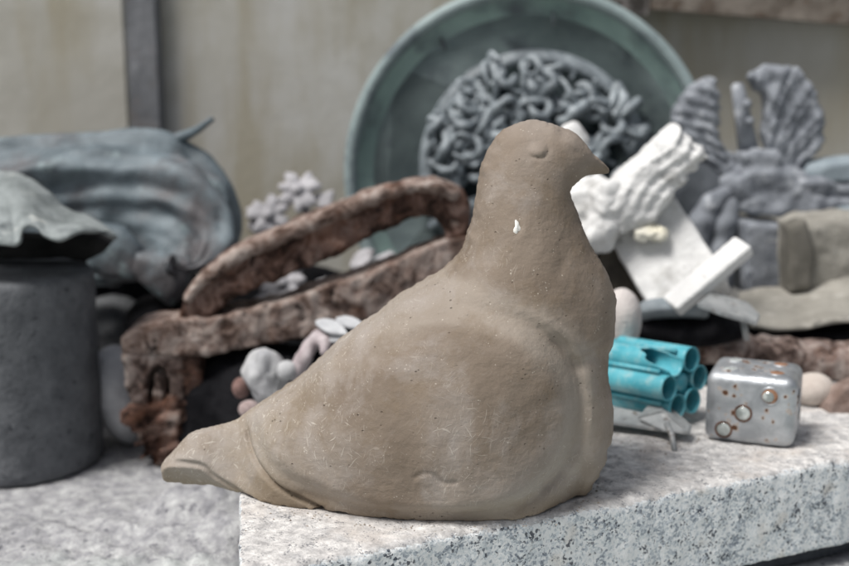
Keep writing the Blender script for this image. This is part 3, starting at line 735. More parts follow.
for pts, r in (([(299,195),(308,220),(300,260),(290,300)], .005), ([(268,218),(280,245),(292,280),(300,300)], .0045), ([(310,200),(322,196),(330,202)], .004)):
    V, F = tube(catmull([P(a, b, 1.365) for a, b in pts], 6), r, 8); link_mesh('stem', V, F, FL, o)
def leaf(name, a, b, wd, parent, mat, th=.004, h=.0025, bend=(0, 0, 0)):
    a, b = np.array(a), np.array(b); L_ = np.linalg.norm(b-a); ax = frame_axes(b-a, (0, -.8, .6)); c = (a+b)/2
    def fn(X, Y, Z):
        hw = wd/2; Rl = (L_*L_/4 + hw*hw)/(2*hw); u = (X-c[0])*ax[0][0]+(Y-c[1])*ax[0][1]+(Z-c[2])*ax[0][2]; w = (X-c[0])*ax[1][0]+(Y-c[1])*ax[1][1]+(Z-c[2])*ax[1][2]; n = (X-c[0])*ax[2][0]+(Y-c[1])*ax[2][1]+(Z-c[2])*ax[2][2]
        d = np.maximum(np.sqrt(u*u + (w+Rl-hw)**2) - Rl, np.sqrt(u*u + (w-Rl+hw)**2) - Rl)
        n = n - .10*np.abs(w) + u*u*3
        return smax(d, np.abs(n) - th*.6, .0015)
    return sculpt(name, fn, c - L_*.7, c + L_*.7, h, mat, parent, rough=[(.001, .01)])
for a, b, wd in (((300,300),(340,278),.022), ((275,296),(250,310),.02), ((370,262),(405,262),.022), ((350,268),(375,250),.02), ((318,212),(334,190),.016), ((262,232),(248,222),.016)):
    leaf('leaf', P(*a, 1.27 if a[1] > 240 else 1.355), P(*b, 1.26 if a[1] > 240 else 1.35), wd, o, FL)
for px, py, Y in ((392, 254, 1.30), (330, 300, 1.26)):
    V, F = tube(catmull([P(px, py, Y), P(px-30, py+20, Y+.02), P(px-60, py+50, Y+.05)], 5), .005, 8); link_mesh('stem', V, F, FL, o)
# ================================================================== pale pieces in the opening
SM = simple('smooth_white_stone', (.33, .335, .35), (.54, .54, .54), 24, .0008, .7)
o = rock('figure_fragment', 'rounded milky white stone lump inside the rusty frame opening', 'stone lump', 266, 377, 1.03, 21, .02, 29, SM, s=12, rough=[(.008, .02), (.002, .008)], h=.0022)
rock('white_pebble', 'small round white pebble right of the milky lump inside the frame opening', 'pebble', 287, 371, 1.015, 10.5, .009, 10.5, SM, s=13, rough=[(.001, .01)], h=.0015)
rock('rusty_ball', 'small brown rusty ball left of the milky white lump', 'ball', 241, 388, 1.04, 9, .008, 11, simple('brown_knob', (.14, .08, .07), (.30, .20, .18), 60), s=14, rough=[(.001, .01)], h=.0015)
rock('pink_pebble', 'small pinkish brown pebble just above the pigeon tail below the milky lump', 'pebble', 249, 409, 1.0, 11, .009, 9, simple('pink_stone', (.25, .19, .18), (.46, .38, .37), 60), s=15, rough=[(.001, .01)], h=.0015)
CURLM = simple('pinkish_shell', (.30, .25, .26), (.55, .50, .51), 60, .0008)
def fn(X, Y, Z):
    d = s_path(X, Y, Z, [P(296,372,1.02), P(304,358,1.02), P(310,346,1.03), P(318,338,1.03), P(326,342,1.02), P(324,352,1.01)], [.009, .0075, .007, .007, .006, .004], .002)
    return d
lo, hi = bounds([P(290, 385, 1.0), P(335, 325, 1.05)], .015); o = sculpt('curled_shell', fn, lo, hi, .0018, CURLM, None, P(300, 375, 1.02), [(.001, .006)]); tag(o, 'pinkish curled shell shape resting beside the pigeon back inside the frame', 'shell fragment')
o = thing('leaf_fragment', 'pale pointed stone leaves between the rusty bar and the pigeon back', 'leaf fragment', P(345, 345, 1.04))
leaf('leaf', P(314, 320, 1.04), P(348, 334, 1.0), .014, o, PALE, h=.0018); leaf('leaf', P(334, 318, 1.04), P(366, 328, 1.02), .012, o, PALE, h=.0018); leaf('leaf', P(322, 338, 1.03), P(352, 338, 1.0), .010, o, PALE, h=.0018)
# ================================================================== big bronze dish
YD = 1.37
dc = P(528, 173, YD); dr = pix(178.5, YD)
axn = np.array((-.03, -1, .06)); axn /= np.linalg.norm(axn)
o = thing('bronze_dish', 'large round green bronze dish with tangled branches in its centre leaning on the wall', 'bronze dish', (dc[0], YD, dc[2]-dr))
prof = [(dr*.56, -.012), (dr*.60, -.0125), (dr*.70, -.010), (dr*.80, -.004), (dr*.88, .004), (dr*.925, .011), (dr*.94, .012), (dr*.945, .011), (dr*.94, -.0), (dr*.70, -.022), (dr*.3, -.026), (0, -.026)]
prof = [(0, -.014), (dr*.3, -.013)] + prof
V, F = lathe(prof, dc, axn, 128); link_mesh('basin', V, F, VERDI, o)
prof = [(dr*.93, .0), (dr*.925, .012), (dr*.935, .019), (dr*.955, .0215), (dr*.98, .021), (dr*.997, .016), (dr*1.0, .008), (dr*.995, -.004), (dr*.96, -.008), (dr*.93, 0)]
V, F = lathe(prof, dc, axn, 160); link_mesh('rim', V, F, VERDI_RIM, o)
AX = frame_axes(axn, (0, 0, 1))       # AX[0] normal
def onD(px, py, out): 
    d = np.array(ray(px, py)); q = np.array((0, 0, CH)); t = ((dc + AX[0]*out - q) @ AX[0]) / (d @ AX[0]); return q + d*t
for a, b in (((456,82),(441,38)), ((556,62),(553,12)), ((640,100),(672,70)), ((408,150),(366,132)), ((402,215),(362,240)), ((645,200),(690,225))):
    pp = [onD(a[0], a[1], -.008), onD((a[0]+b[0])/2, (a[1]+b[1])/2, -.006), onD(b[0], b[1], .004)]
    V, F = tube(catmull(pp, 5), .0024, 8); link_mesh('rib', V, F, BRONZE, o)
bc = onD(534, 166, 0) ; br = pix(112, YD)
V, F = lathe([(br*.86, .0), (br*.87, .012), (br*.90, .014), (br*.94, .013), (br*.99, .007), (br*1.04, -.003), (br*.86, -.01)], bc - AX[0]*.006, axn, 96); link_mesh('boss_ring', V, F, TANGLE, o)
rnd = random.Random(11)
NB = 125
for i in range(NB):
    rr = math.sqrt(rnd.random())*.88 if i > 20 else .78
    a0 = rnd.random()*2*math.pi
    if i < 21: a0 = i*2*math.pi/21
    px0, pz0 = rr*math.cos(a0), rr*math.sin(a0)
    hd = rnd.random()*2*math.pi; pts = []; x_, z_ = px0, pz0; turn = rnd.uniform(-.9, .9); lift = rnd.uniform(.0, .012)
    for k in range(7):
        q2 = x_*x_ + z_*z_
        hgt = .006 + .020*max(0, 1-q2*.8) + lift + .006*math.sin(k*1.3+i)
        pts.append(bc + AX[0]*hgt + AX[1]*x_*br + AX[2]*z_*br)
        x_ += .085*math.cos(hd); z_ += .085*math.sin(hd); hd += turn + rnd.uniform(-.7, .7)
        if x_*x_+z_*z_ > .93: hd = math.atan2(-z_, -x_) + rnd.uniform(-.5, .5)
    pp = catmull(pts, 4); n_ = len(pp); rad = rnd.uniform(.0040, .0064)
    V, F = tube(pp, [rad*(.55+.45*math.sin(math.pi*min(1, .12+k/n_)))*(1+.12*math.sin(k*1.1+i)) for k in range(n_)], 8)
    link_mesh('twisted_branch', V, F, TANGLE, o)
V, F = lathe([(0, .012), (br*.5, .009), (br*.9, .0), (br*.9, -.01), (0, -.01)], bc - AX[0]*.004, axn, 64); link_mesh('boss', V, F, simple('near_black_boss', (.012, .02, .024), (.035, .05, .055), 30, .002, .8), o)  # far darker than the branches, so the gaps between them come out dark
# ================================================================== white plaster fragment
o = thing('plaster_capital', 'bright white plaster fragment with a feathered end leaning behind the pigeon breast', 'plaster fragment', P(640, 300, 1.15))
YP = 1.15
top, mid, low = P(677, 150, YP-.03), P(640, 185, YP), P(598, 225, YP+.01)
dirn = (top-low)/np.linalg.norm(top-low); perp = np.cross(dirn, (0, 1, 0)); perp /= np.linalg.norm(perp)
def fn(X, Y, Z):
    return colf(X, Y, Z)
colf, lo, hi = ext([(604,190),(622,172),(642,153),(660,136),(674,125),(680,125),(681,133),(690,136),(692,145),(701,148),(705,156),(698,161),(696,169),(687,172),(684,183),(673,188),(668,200),(660,216),(640,228),(618,234),(600,224),(592,206)], YP-.045, YP+.01, .014)
def fn(X, Y, Z):
    e = (X-low[0])*dirn[0] + (Z-low[2])*dirn[2]; p_ = (X-low[0])*perp[0] + (Z-low[2])*perp[2]
    g = .0030*np.abs(np.sin(p_*260 + 1.0*np.sin(e*80)))*np.clip(e/.05, 0, 1) + .0020*np.abs(np.sin(e*130 + p_*60))
    return colf(X, Y, Z) + g*np.clip((YP-.02-Y)/.012, 0, 1)
sculpt('feathered_column', fn, lo-.006, hi+.006, .0018, WHITE, o, rough=[(.0030, .014), (.0016, .005)])
def fn(X, Y, Z):
    d = s_ell(X, Y, Z, P(588, 205, YP), (.030, .028, .026))
    d = smin(d, s_ell(X, Y, Z, P(578, 235, YP), (.026, .028, .030)), .004)
    d = smin(d, s_ell(X, Y, Z, P(612, 200, YP-.03), (.018, .014, .020)), .003)
    d = smin(d, s_ell(X, Y, Z, P(600, 232, YP-.03), (.016, .014, .022)), .003)
    d = smin(d, s_ell(X, Y, Z, P(575, 140, YP+.02), (.016, .014, .016)), .003)
    d = smin(d, s_cap(X, Y, Z, P(575, 140, YP+.02), P(580, 205, YP+.02), .012), .006)
    d = smax(d, -s_cap(X, Y, Z, P(605, 218, YP-.05), P(622, 216, YP-.05), .006), .003)
    return smax(d, -s_ell(X, Y, Z, P(575, 202, YP-.035), (.010, .02, .012)), .003)
lo, hi = bounds([P(550, 125, YP), P(630, 265, YP)], .045); sculpt('scroll', fn, lo, hi, .0024, WHITE, o, rough=[(.009, .024), (.003, .008)])
# plinth block, tipped
bx0 = P(668, 262, YP-.02); bax = frame_axes(P(708, 300, YP-.02)-P(662, 226, YP+.03), (-.5, -.25, .8))
def fn(X, Y, Z): return s_box(X, Y, Z, bx0, (.052, .038, .020), bax, .003)
sculpt('plinth', fn, bx0-.08, bx0+.08, .0025, WHITE, o, rough=[(.0015, .02), (.0006, .006)])
sy = P(652, 234, YP-.035)
def fn(X, Y, Z): return s_ell(X, Y, Z, sy, (.016, .010, .008))
sculpt('yellow_crust', fn, sy-.025, sy+.025, .0018, WHITEY, o, rough=[(.004, .012), (.002, .005)])
UNDER = simple('brown_underside_shade', (.035, .03, .024), (.10, .085, .065), 30, .001)  # brown that paints the shaded underside of the plaster fragment
o2c = P(626, 278, YP+.005)
def fn(X, Y, Z): return s_box(X, Y, Z, o2c, (.040, .03, .019), frame_axes(P(650, 316, YP)-P(604, 244, YP), (-.2, -.6, .7)), .003)
oo = sculpt('shaded_underside', fn, o2c-.07, o2c+.07, .003, UNDER, None, o2c-(0, 0, .03), [(.001, .01)]); tag(oo, 'dark brown block painted as the shaded underside of the white plaster fragment beside the pigeon breast', 'block')
# white wedge bar with disc base
o = thing('stick_on_disc', 'white wedge shaped bar fixed to a round grey disc with a black underside', 'broken base', P(690, 330, 1.08))
a_, b_ = P(676, 303, 1.06), P(740, 249, 1.08)
ax_ = frame_axes(b_-a_, (-.35, -.5, .8))
def fn(X, Y, Z): return s_box(X, Y, Z, (a_+b_)/2, (np.linalg.norm(b_-a_)/2+.006, .0115, .0065), ax_, .002)
lo, hi = bounds([a_, b_], .03); sculpt('wedge_bar', fn, lo, hi, .0018, WHITE, o, rough=[(.0006, .01)])
dn = np.array((.05, .42, .9)); dn /= np.linalg.norm(dn)
dcn = P(673, 314, 1.085)
V, F = lathe([(0, -.005), (.029, -.005), (.0325, -.003), (.033, 0), (.0325, .006), (.031, .009), (0, .010)], dcn, dn, 64); link_mesh('disc', V, F, simple('blue_grey_disc', (.16, .19, .21), (.27, .30, .32), 40), o)
def fn(X, Y, Z): return s_ell(X, Y, Z, P(694, 328, 1.095), (.052, .035, .017))
sculpt('black_underside', fn, P(700, 325, 1.085)-.07, P(700, 325, 1.085)+.07, .0025, DARK, o, rough=[(.002, .02)])
# small pin plates
def pin_plate(label, pts, z_th, pin0, pin1, Y, tent=None, group='small steel plates with a pin'):
    o = thing('pin_plate', label, 'pin bracket', np.array(pin1), None); return o
o = pin_plate('small grey steel plate with a thin pin hanging above the rusty bar', None, 0, None, P(748, 343, 1.05), 1.05)
def slabpoly(pts, th, down=(0, 0, -1)):
    n = len(pts); V = list(pts) + [np.array(p) + np.array(down)*th for p in pts]
    F = [tuple(range(n))[::-1], tuple(range(n, 2*n))] + [(i, (i+1) % n, (i+1) % n + n, i+n) for i in range(n)]; return V, F
def bevelled(V, F, w=.0007):
    bm = bmesh.new(); vs = [bm.verts.new(tuple(p)) for p in V]
    for f in F: bm.faces.new([vs[i] for i in f])
    bmesh.ops.recalc_face_normals(bm, faces=bm.faces[:]); bmesh.ops.bevel(bm, geom=bm.edges[:], offset=w, segments=2, affect='EDGES')
    bm.verts.index_update(); V = [tuple(p.co) for p in bm.verts]; F = [tuple(p.index for p in f.verts) for f in bm.faces]; bm.free(); return V, F
V, F = bevelled(*slabpoly([P(697, 303, 1.02), P(712, 291, 1.07), P(748, 302, 1.06), P(760, 314, 1.04), P(757, 322, 1.02), P(722, 312, 1.01)], .004)); link_mesh('plate', V, F, PLATE, o, False)
V, F = tube([P(742, 316, 1.04), P(747, 340, 1.04)], [.0032, .0028], 12); link_mesh('pin', V, F, PLATE, o)
# ================================================================== rusty bar at right
bp = [P(706, 353, 1.09), P(740, 350, 1.09), P(790, 355, 1.09), P(849, 360, 1.09), P(905, 364, 1.09)]
def fn(X, Y, Z): return s_path(X, Y, Z, bp, [.013, .016, .018, .0175, .017], .006)
lo, hi = bounds(bp, .03); o = sculpt('rusty_bar', fn, lo, hi, .0026, RUST, None, bp[2]-(0, 0, .02), [(.007, .04), (.005, .012)], 9); tag(o, 'thick flaking rusty bar lying behind the metal die at right', 'rusty bar')
# ================================================================== draped stone block at right
o = thing('draped_stone', 'beige grey stone with a sloping apron and an upright rounded back at the right edge', 'stone fragment', P(830, 335, 1.15))
YS = 1.13
fn, lo, hi = ext([(783,222),(800,213),(840,212),(920,216),(920,300),(784,300)], 1.21, 1.28, .014)
sculpt('upright_back', fn, lo, hi, .003, DRAPE, o, rough=[(.004, .04), (.0015, .01)])
cs = [[P(a, b, Y) for a, b in c] for Y, c in ((1.24, [(740,292),(770,287),(800,285),(830,270),(860,262),(920,258)]), (1.20, [(738,300),(770,296),(800,294),(830,286),(870,280),(920,278)]), (1.16, [(742,312),(775,312),(805,310),(835,304),(870,300),(920,300)]), (1.125, [(752,322),(780,325),(810,322),(840,316),(880,315),(920,316)]), (1.12, [(755,326),(780,330),(810,328),(840,322),(880,321),(920,322)]))]
V, F = sheet(cs, 60, 8, .006, .004, .03, 5); link_mesh('apron', V, F, DRAPE, o)
fn, lo, hi = ext([(742,318),(790,322),(920,318),(920,345),(790,345),(745,338)], 1.14, 1.24, .006); sculpt('black_shade_base', fn, lo, hi, .003, DARK, o, rough=[(.002, .02)])  # black body painting the shade beneath the apron
fn, lo, hi = ext([(783,224),(801,217),(811,250),(806,286),(784,292)], 1.20, 1.24, .006)
sculpt('shaded_side', fn, lo, hi, .003, simple('shaded_beige_stone', (.10, .095, .08), (.17, .16, .14), 30), o, rough=[(.003, .03)])  # shade of the turned side put into a darker stone colour
# ================================================================== winged ornament
YO = 1.34
o = thing('winged_ornament', 'grey cast ornament with two upright feathered wings and a central pin at the right', 'winged ornament', P(770, 300, YO))
def wing(root, poly, s, nf, tw):
    f0, lo, hi = ext([tuple(q) for q in catmull(poly, 3, True)], YO-.014, YO+.012, .009); rt = P(*root, YO)
    def fn(X, Y, Z):
        th = np.arctan2(X-rt[0], Z-rt[2]); r = np.sqrt((X-rt[0])**2 + (Z-rt[2])**2)
        w = th*nf + r*tw; sw = np.sin(w)
        return f0(X, Y, Z) + (.0020*sw + .0030*np.exp(-((sw+1)/.10)**2) + .0013*np.sin(w*1.3+r*300))*np.clip(r/.05, 0, 1)*np.where(Y < YO, 1, .3)
    return sculpt('wing', fn, lo-.006, hi+.006, .0020, GREYPL, o, rough=[(.003, .015), (.0012, .005)], s=s)
wing((744,200), [(715,78),(700,80),(686,90),(676,104),(672,118),(676,132),(684,146),(697,160),(712,172),(730,184),(742,178),(734,160),(724,146),(718,130),(716,112),(718,95)], 1, 30, 25)
wing((768,200), [(748,77),(757,70),(768,65),(782,65),(796,70),(806,79),(812,91),(820,105),(822,120),(822,138),(816,152),(806,164),(798,178),(788,190),(772,188),(766,168),(764,150),(762,130),(763,112),(762,98),(754,88)], 2, 24, -70)
V, F = bevelled(*slabpoly([P(733, 84, YO-.012), P(744, 82, YO-.012), P(760, 150, YO-.012), P(741, 158, YO-.012)], .012, (0, 1, 0)), .002); link_mesh('central_pin', V, F, GREYPL, o)
for c_, r_ in (((747, 104), .0058), ((750, 121), .0052)):
    c = P(*c_, YO-.02)
    V, F = lathe([(0, r_), (r_*.7, r_*.7), (r_, 0), (r_*.7, -r_*.7), (0, -r_)], c, (0, -1, .001), 16); link_mesh('boss', V, F, GREYPL, o)
def fn(X, Y, Z):
    d = s_box(X, Y, Z, P(757, 158, YO-.01), (.023, .016, .008), None, .005)
    d = smin(d, s_ell(X, Y, Z, P(762, 182, YO-.01), (.055, .028, .022)), .006)
    d = smin(d, s_path(X, Y, Z, [P(705,196,YO), P(740,190,YO-.02), P(780,194,YO-.03), P(820,186,YO-.02), P(870,190,YO)], [.009, .011, .012, .012, .012], .003), .003)
    d = smin(d, s_path(X, Y, Z, [P(710,206,YO), P(750,206,YO-.025), P(800,204,YO-.035), P(860,206,YO-.01)], [.007, .009, .010, .010], .003), .002)
    return d
lo, hi = bounds([P(690, 145, YO), P(880, 225, YO)], .03); sculpt('body', fn, lo, hi, .0028, GREYPL, o, rough=[(.005, .022), (.002, .008)], s=3)
BLUEG = simple('blue_grey_patina', (.19, .23, .26), (.30, .35, .38), 18, .001, .7)
def fn(X, Y, Z):
    d = s_ell(X, Y, Z, P(845, 172, YO-.005), (.055, .022, .019)); return smax(d, -s_ell(X, Y, Z, P(860, 186, YO-.02), (.05, .02, .006)), .004)
lo, hi = bounds([P(790, 150, YO), P(900, 200, YO)], .02); sculpt('scroll', fn, lo, hi, .0028, BLUEG, o, rough=[(.002, .02)])
for pts, r in (([(728,192),(712,205),(703,222),(697,250),(690,280)], [.008,.012,.014,.013,.010]), ([(730,205),(724,225),(720,255),(722,285)], [.012,.014,.014,.014]), ([(800,212),(808,218),(830,214),(880,220)], [.01,.012,.013,.013])):
    q_ = [P(a, b, YO-.02) for a, b in pts]
    def fn(X, Y, Z, q_=q_, r=r): return s_path(X, Y, Z, q_, r, .006)
    lo, hi = bounds(q_, .03); sculpt('leaf', fn, lo, hi, .0028, BLUEG if pts[0][0] == 800 else GREYPL, o, rough=[(.003, .02)])
fn, lo, hi = ext([(736,218),(782,222),(784,292),(740,292)], YO-.055, YO+.02, .004); sculpt('block', fn, lo, hi, .0028, GREYPL, o, rough=[(.002, .02)])
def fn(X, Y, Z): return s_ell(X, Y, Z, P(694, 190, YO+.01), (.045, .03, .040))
lo, hi = bounds([P(660, 150, YO), P(730, 240, YO)], .03); sculpt('hollow_shade_lump', fn, lo, hi, .003, simple('hollow_shade_grey', (.05, .058, .066), (.11, .12, .135), 25), o, rough=[(.004, .03)])  # solid lump; its dark grey paints the shade of the hollow
# ================================================================== pale rock behind the breast
rock('round_pale_rock', 'round pinkish pale rock peeking out behind the pigeon breast above the blue tubes', 'rock', 622, 322, 1.03, 20, .022, 34, simple('pinkish_pale_rock', (.42, .38, .36), (.64, .60, .58), 34, .002), s=21, h=.0025)
# ================================================================== right pebbles
rock('beige_pebble', 'pale beige rounded pebble just right of the metal die', 'pebble', 814, 389, 1.01, 20, .018, 16, simple('beige_pebble', (.44, .38, .34), (.60, .55, .50), 30, .001), s=22, h=.002)
sc_ = P(845, 402, 1.0)
def fn(X, Y, Z):
    d = s_box(X, Y, Z, sc_, (.032, .018, .019), frame_axes((1, 0, .1)), .003)
    for n_, k in (((-.75, -.2, .63), .020), ((.3, -.7, .6), .022), ((-.2, .2, .95), .018), ((-.9, -.3, .1), .024)):
        n_ = np.array(n_)/np.linalg.norm(n_); d = smax(d, (X-sc_[0])*n_[0] + (Y-sc_[1])*n_[1] + (Z-sc_[2])*n_[2] - k, .001)
    return d
o = sculpt('brown_rock', fn, sc_-.045, sc_+.045, .0018, simple('brown_rust_rock', (.16, .11, .09), (.33, .26, .23), 40, .0015, .9, [((.10, .12, .15), 30, .58, .66)]), None, sc_-(0, 0, .019), [(.003, .02), (.001, .006)], 23); tag(o, 'angular brown rock at the right edge of the slab beyond the die', 'rock')
# ================================================================== blue tube cluster
BLUE = Mat('turquoise_plastic'); cb = BLUE.ramp(BLUE.noise(40, 5, .6), [(.35, (.045, .31, .385)), (.7, (.12, .44, .51))])
cb = BLUE.mix(BLUE.ramp(BLUE.noise(90, 5, .7, .5), [(.50, 0), (.66, .6)]), cb, (.30, .47, .48)); cb = BLUE.mix(BLUE.ramp(BLUE.noise(300, 3, .6), [(.62, 0), (.70, .5)]), cb, (.42, .50, .50)); BLUE.add_h(BLUE.noise(150, 3), .0003); BLUE = BLUE.done(cb, .42, 0, .5)
RT, RR, LT = .0106, .0196, .076
tc = P(685, 383, .945); td = np.array((.66, -.75, .06)); td /= np.linalg.norm(td); TA = frame_axes(td, (0, 0, 1))
o = thing('tube_cluster', 'cluster of six open turquoise plastic tubes lying on the slab between pigeon and die', 'plastic tubes', (tc[0]-.03, tc[1]+.02, .0))
def hollow(c0, L_, r, wall=.0009, seg=40, cut=None):
    V = []; F = []; nl = 24
    for rad in (r, r-wall):
        for i in range(nl+1):
            for k in range(seg):
                a = 2*math.pi*k/seg; l = -L_ + L_*i/nl
                if cut is not None: l = -L_ + (cut(a)+L_)*i/nl
                V.append(c0 + td*l + rad*(math.cos(a)*TA[1] + math.sin(a)*TA[2]))
    B = (nl+1)*seg
    for i in range(nl):
        for k in range(seg):
            k2 = (k+1) % seg
            F.append((i*seg+k, i*seg+k2, (i+1)*seg+k2, (i+1)*seg+k)); F.append((B+i*seg+k, B+(i+1)*seg+k, B+(i+1)*seg+k2, B+i*seg+k2))
    for k in range(seg):
        k2 = (k+1) % seg
        F.append((nl*seg+k, nl*seg+k2, B+nl*seg+k2, B+nl*seg+k)); F.append((k, B+k, B+k2, k2))
    return V, F
angs = [R(90-28+60*i) for i in range(6)]
for i, a in enumerate(angs):
    c0 = tc + RR*1.06*(math.cos(a)*TA[1] + math.sin(a)*TA[2])
    cut = None
    up_left = (i == 1)
    if up_left:
        def cut(t):
            s = max(0, math.cos(t - 1.9)); return -.030*s**.6*(1 + .12*math.sin(7*t)) - .001
    V, F = hollow(c0, LT, RT, cut=cut); tb_ = link_mesh('tube', V, F, BLUE, o)
    if up_left: tb_['label'] = 'broken tube with a ragged open top'
    V, F = lathe([(0, -.001), (RT-.0012, -.001), (RT-.0012, .001), (0, .001)], c0 - td*(LT*.80), td, 32); link_mesh('tube_floor', V, F, BLUE, o)
    a2 = a + R(30); rc = RR*1.06 + RT*.42
    p0 = tc + (RR*1.06*.866+RT*.78)*(math.cos(a2)*TA[1] + math.sin(a2)*TA[2])
    V, F = tube([p0 - td*LT, p0 - td*.008], .0021, 10); link_mesh('rib', V, F, BLUE, o)
V, F = lathe([(.0022, -.014), (.0085, -.014), (.0085, -.003), (.0045, -.0015), (.0022, -.0015)], tc, td, 32); link_mesh('hub', V, F, BLUE, o)
# ================================================================== bracket with pin on the slab
o = thing('arrow_bracket', 'dull grey steel bracket with arrow shaped head and pin before the blue tubes', 'bracket', G(674, 452, 0))
zb = lambda px, py, z: G(px, py, z)
V, F = bevelled(*slabpoly([zb(596, 408, .012), zb(608, 405, .013), zb(650, 414, .013), zb(690, 425, .012), zb(688, 432, .010), zb(655, 428, .009), zb(600, 420, .010)], .003)); link_mesh('arm', V, F, PLATE, o, False)
V, F = bevelled([zb(638, 414, .014), zb(654, 396, .022), zb(662, 409, .0215), zb(692, 424, .012), zb(690, 436, .007), zb(660, 421, .0115), zb(640, 418, .011), zb(668, 430, .006)], [(0, 6, 5, 2, 1), (2, 5, 4, 3), (0, 1, 2, 3, 4, 7, 6)], .0005) if False else bevelled(*slabpoly([zb(638, 417, .014), zb(654, 397, .021), zb(668, 404, .020), zb(692, 425, .011), zb(690, 433, .009), zb(663, 411, .019)], .0025, (0, .2, -1))); link_mesh('arrow_head', V, F, PLATE, o, False)
V, F = bevelled(*slabpoly([zb(638, 418, .0135), zb(663, 412, .0185), zb(690, 434, .0085), zb(664, 431, .009)], .002, (0, .5, -.8))); link_mesh('arrow_face', V, F, PLATE, o, False)
V, F = tube([zb(667, 424, .014), G(672, 436, .008), G(674.5, 451, .0002)], [.0026, .0024, .0021], 12); link_mesh('pin', V, F, PLATE, o)
# ================================================================== metal die
def diemat():
    m = Mat('galvanised_steel')
    c = m.ramp(m.noise(60, 6, .6, .5), [(.34, (.34, .36, .38)), (.68, (.56, .58, .60))])
    v = m.voro(140); k = m.noise(60, 3)
    rs = m.math('LESS_THAN', v, m.math('MULTIPLY', m.math('SUBTRACT', k, .46), 1.7))
    halo = m.math('LESS_THAN', v, m.math('MULTIPLY', m.math('SUBTRACT', k, .43), 2.2))
    c = m.mix(m.math('MULTIPLY', halo, .55), c, (.36, .27, .20)); c = m.mix(rs, c, (.10, .045, .022))
    c = m.mix(m.ramp(m.noise(25, 5, .6), [(.58, 0), (.72, .5)]), c, (.62, .64, .65))
    m.add_h(m.noise(140, 4), .0006); m.add_h(rs, -.0008)
    r = m.mix(rs, m.ramp(m.noise(50, 4), [(.3, .36), (.7, .62)]), .9)
    mt = m.mix(halo, .75, .1)
    return m.done(c, r, mt, .5)
DIE = diemat()
fl_, fr_ = G(703, 441, 0), G(793, 452, 0); fx = fr_-fl_; wl = .0625; fx = fx/np.linalg.norm(fx); fy = np.array((-fx[1], fx[0], 0))
wd_, dd_, hd_ = np.linalg.norm(fr_-fl_), .060, .0575
cen = fl_ + fx*wd_/2 + fy*dd_/2 + np.array((0, 0, hd_/2 + .0005))
bm = bmesh.new(); bmesh.ops.create_cube(bm, size=1)
for vv in bm.verts:
    k = vv.co.copy(); q_ = cen + fx*wd_*k.x + fy*dd_*k.y + np.array((0, 0, hd_*k.z)); vv.co = Vector(q_)
bmesh.ops.bevel(bm, geom=bm.edges[:], offset=.0085, segments=6, affect='EDGES', profile=.5); bm.verts.index_update()
V = [tuple(p.co) for p in bm.verts]; F = [tuple(p.index for p in f.verts) for f in bm.faces]; bm.free()
o = thing('metal_die', 'large rust spotted grey metal die with round glass dots standing on the slab', 'die', cen - (0, 0, hd_/2))
link_mesh('cube', V, F, DIE, o)
GEM = Mat('pearly_glass'); cg = GEM.ramp(GEM.noise(90, 3), [(.38, (.26, .29, .28)), (.62, (.62, .66, .64))]); GEM.b.inputs['Coat Weight'].default_value = .8; GEM = GEM.done(cg, .12, .25, .8)
DRKR = simple('dark_rust_ring', (.035, .02, .015), (.16, .08, .05), 200, .0003, .8)
ORC = simple('orange_rust_cup', (.17, .08, .045), (.38, .22, .14), 120, .0005, .8)
def pip(px, py, face, r, kind):
    # face: normal + plane point
    nrm = {'f': -fy, 'r': fx, 't': np.array((0, 0, 1.))}[face]; half = {'f': dd_/2, 'r': wd_/2, 't': hd_/2}[face]
    pp = cen + nrm*half; d = np.array(ray(px, py)); q = np.array((0, 0, CH)); t = ((pp-q) @ nrm)/(d @ nrm); c = q + d*t
    V, F = lathe([(r*.80, .0001), (r*.84, .0007), (r*.98, .0006), (r*1.08, -.0004), (r*.8, -.001)], c, nrm, 40); link_mesh('pip_ring', V, F, DIE if kind != 'gem' else DRKR, o)
    if kind in ('gem', 'gem2'): V, F = lathe([(0, .0010), (r*.3, .00095), (r*.6, .0008), (r*.8, .0004), (r*.85, -.0005), (0, -.0008)], c, nrm, 40); link_mesh('gem', V, F, GEM, o)
    elif kind == 'rust':
        V, F = lathe([(0, .0003), (r*.5, .0004), (r*.85, .0006), (r*.85, -.0005), (0, -.0008)], c, nrm, 40); link_mesh('cavity', V, F, ORC, o)
        V, F = lathe([(0, .0012), (r*.35, .0011), (r*.6, .0006), (r*.62, -.0002), (0, -.0003)], c - fx*r*.16 + np.array((0, 0, -r*.1)), nrm, 32); link_mesh('gem', V, F, GEM, o)
    else: V, F = lathe([(0, .0004), (r*.85, .0006), (r*.85, -.0005), (0, -.0008)], c, nrm, 32); link_mesh('cavity', V, F, DARK if kind == 'dark' else ORC, o)
pip(770, 396.5, 'f', .0074, 'rust'); pip(743, 413.5, 'f', .0070, 'gem'); pip(723.5, 429.5, 'f', .0068, 'gem')
c_t = cen + np.array((0, 0, hd_/2))
def on_face(face, u, v_):
    nrm = {'r': fx, 't': np.array((0, 0, 1.))}[face]
    if face == 'r': return cen + fx*wd_/2 + fy*dd_*u + np.array((0, 0, hd_*v_))
    return cen + np.array((0, 0, hd_/2)) + fx*wd_*u + fy*dd_*v_
def pip3(face, u, v_, r, kind):
    c = on_face(face, u, v_); q = np.array((0, 0, CH)); d = c - q
    cam_ = np.array((d[0], d[1]*CP - d[2]*SP, d[1]*SP + d[2]*CP)); px = 424.5 + FPX*cam_[0]/cam_[1]; py = 283 - FPX*cam_[2]/cam_[1]
    pip(px, py, face, r, kind)
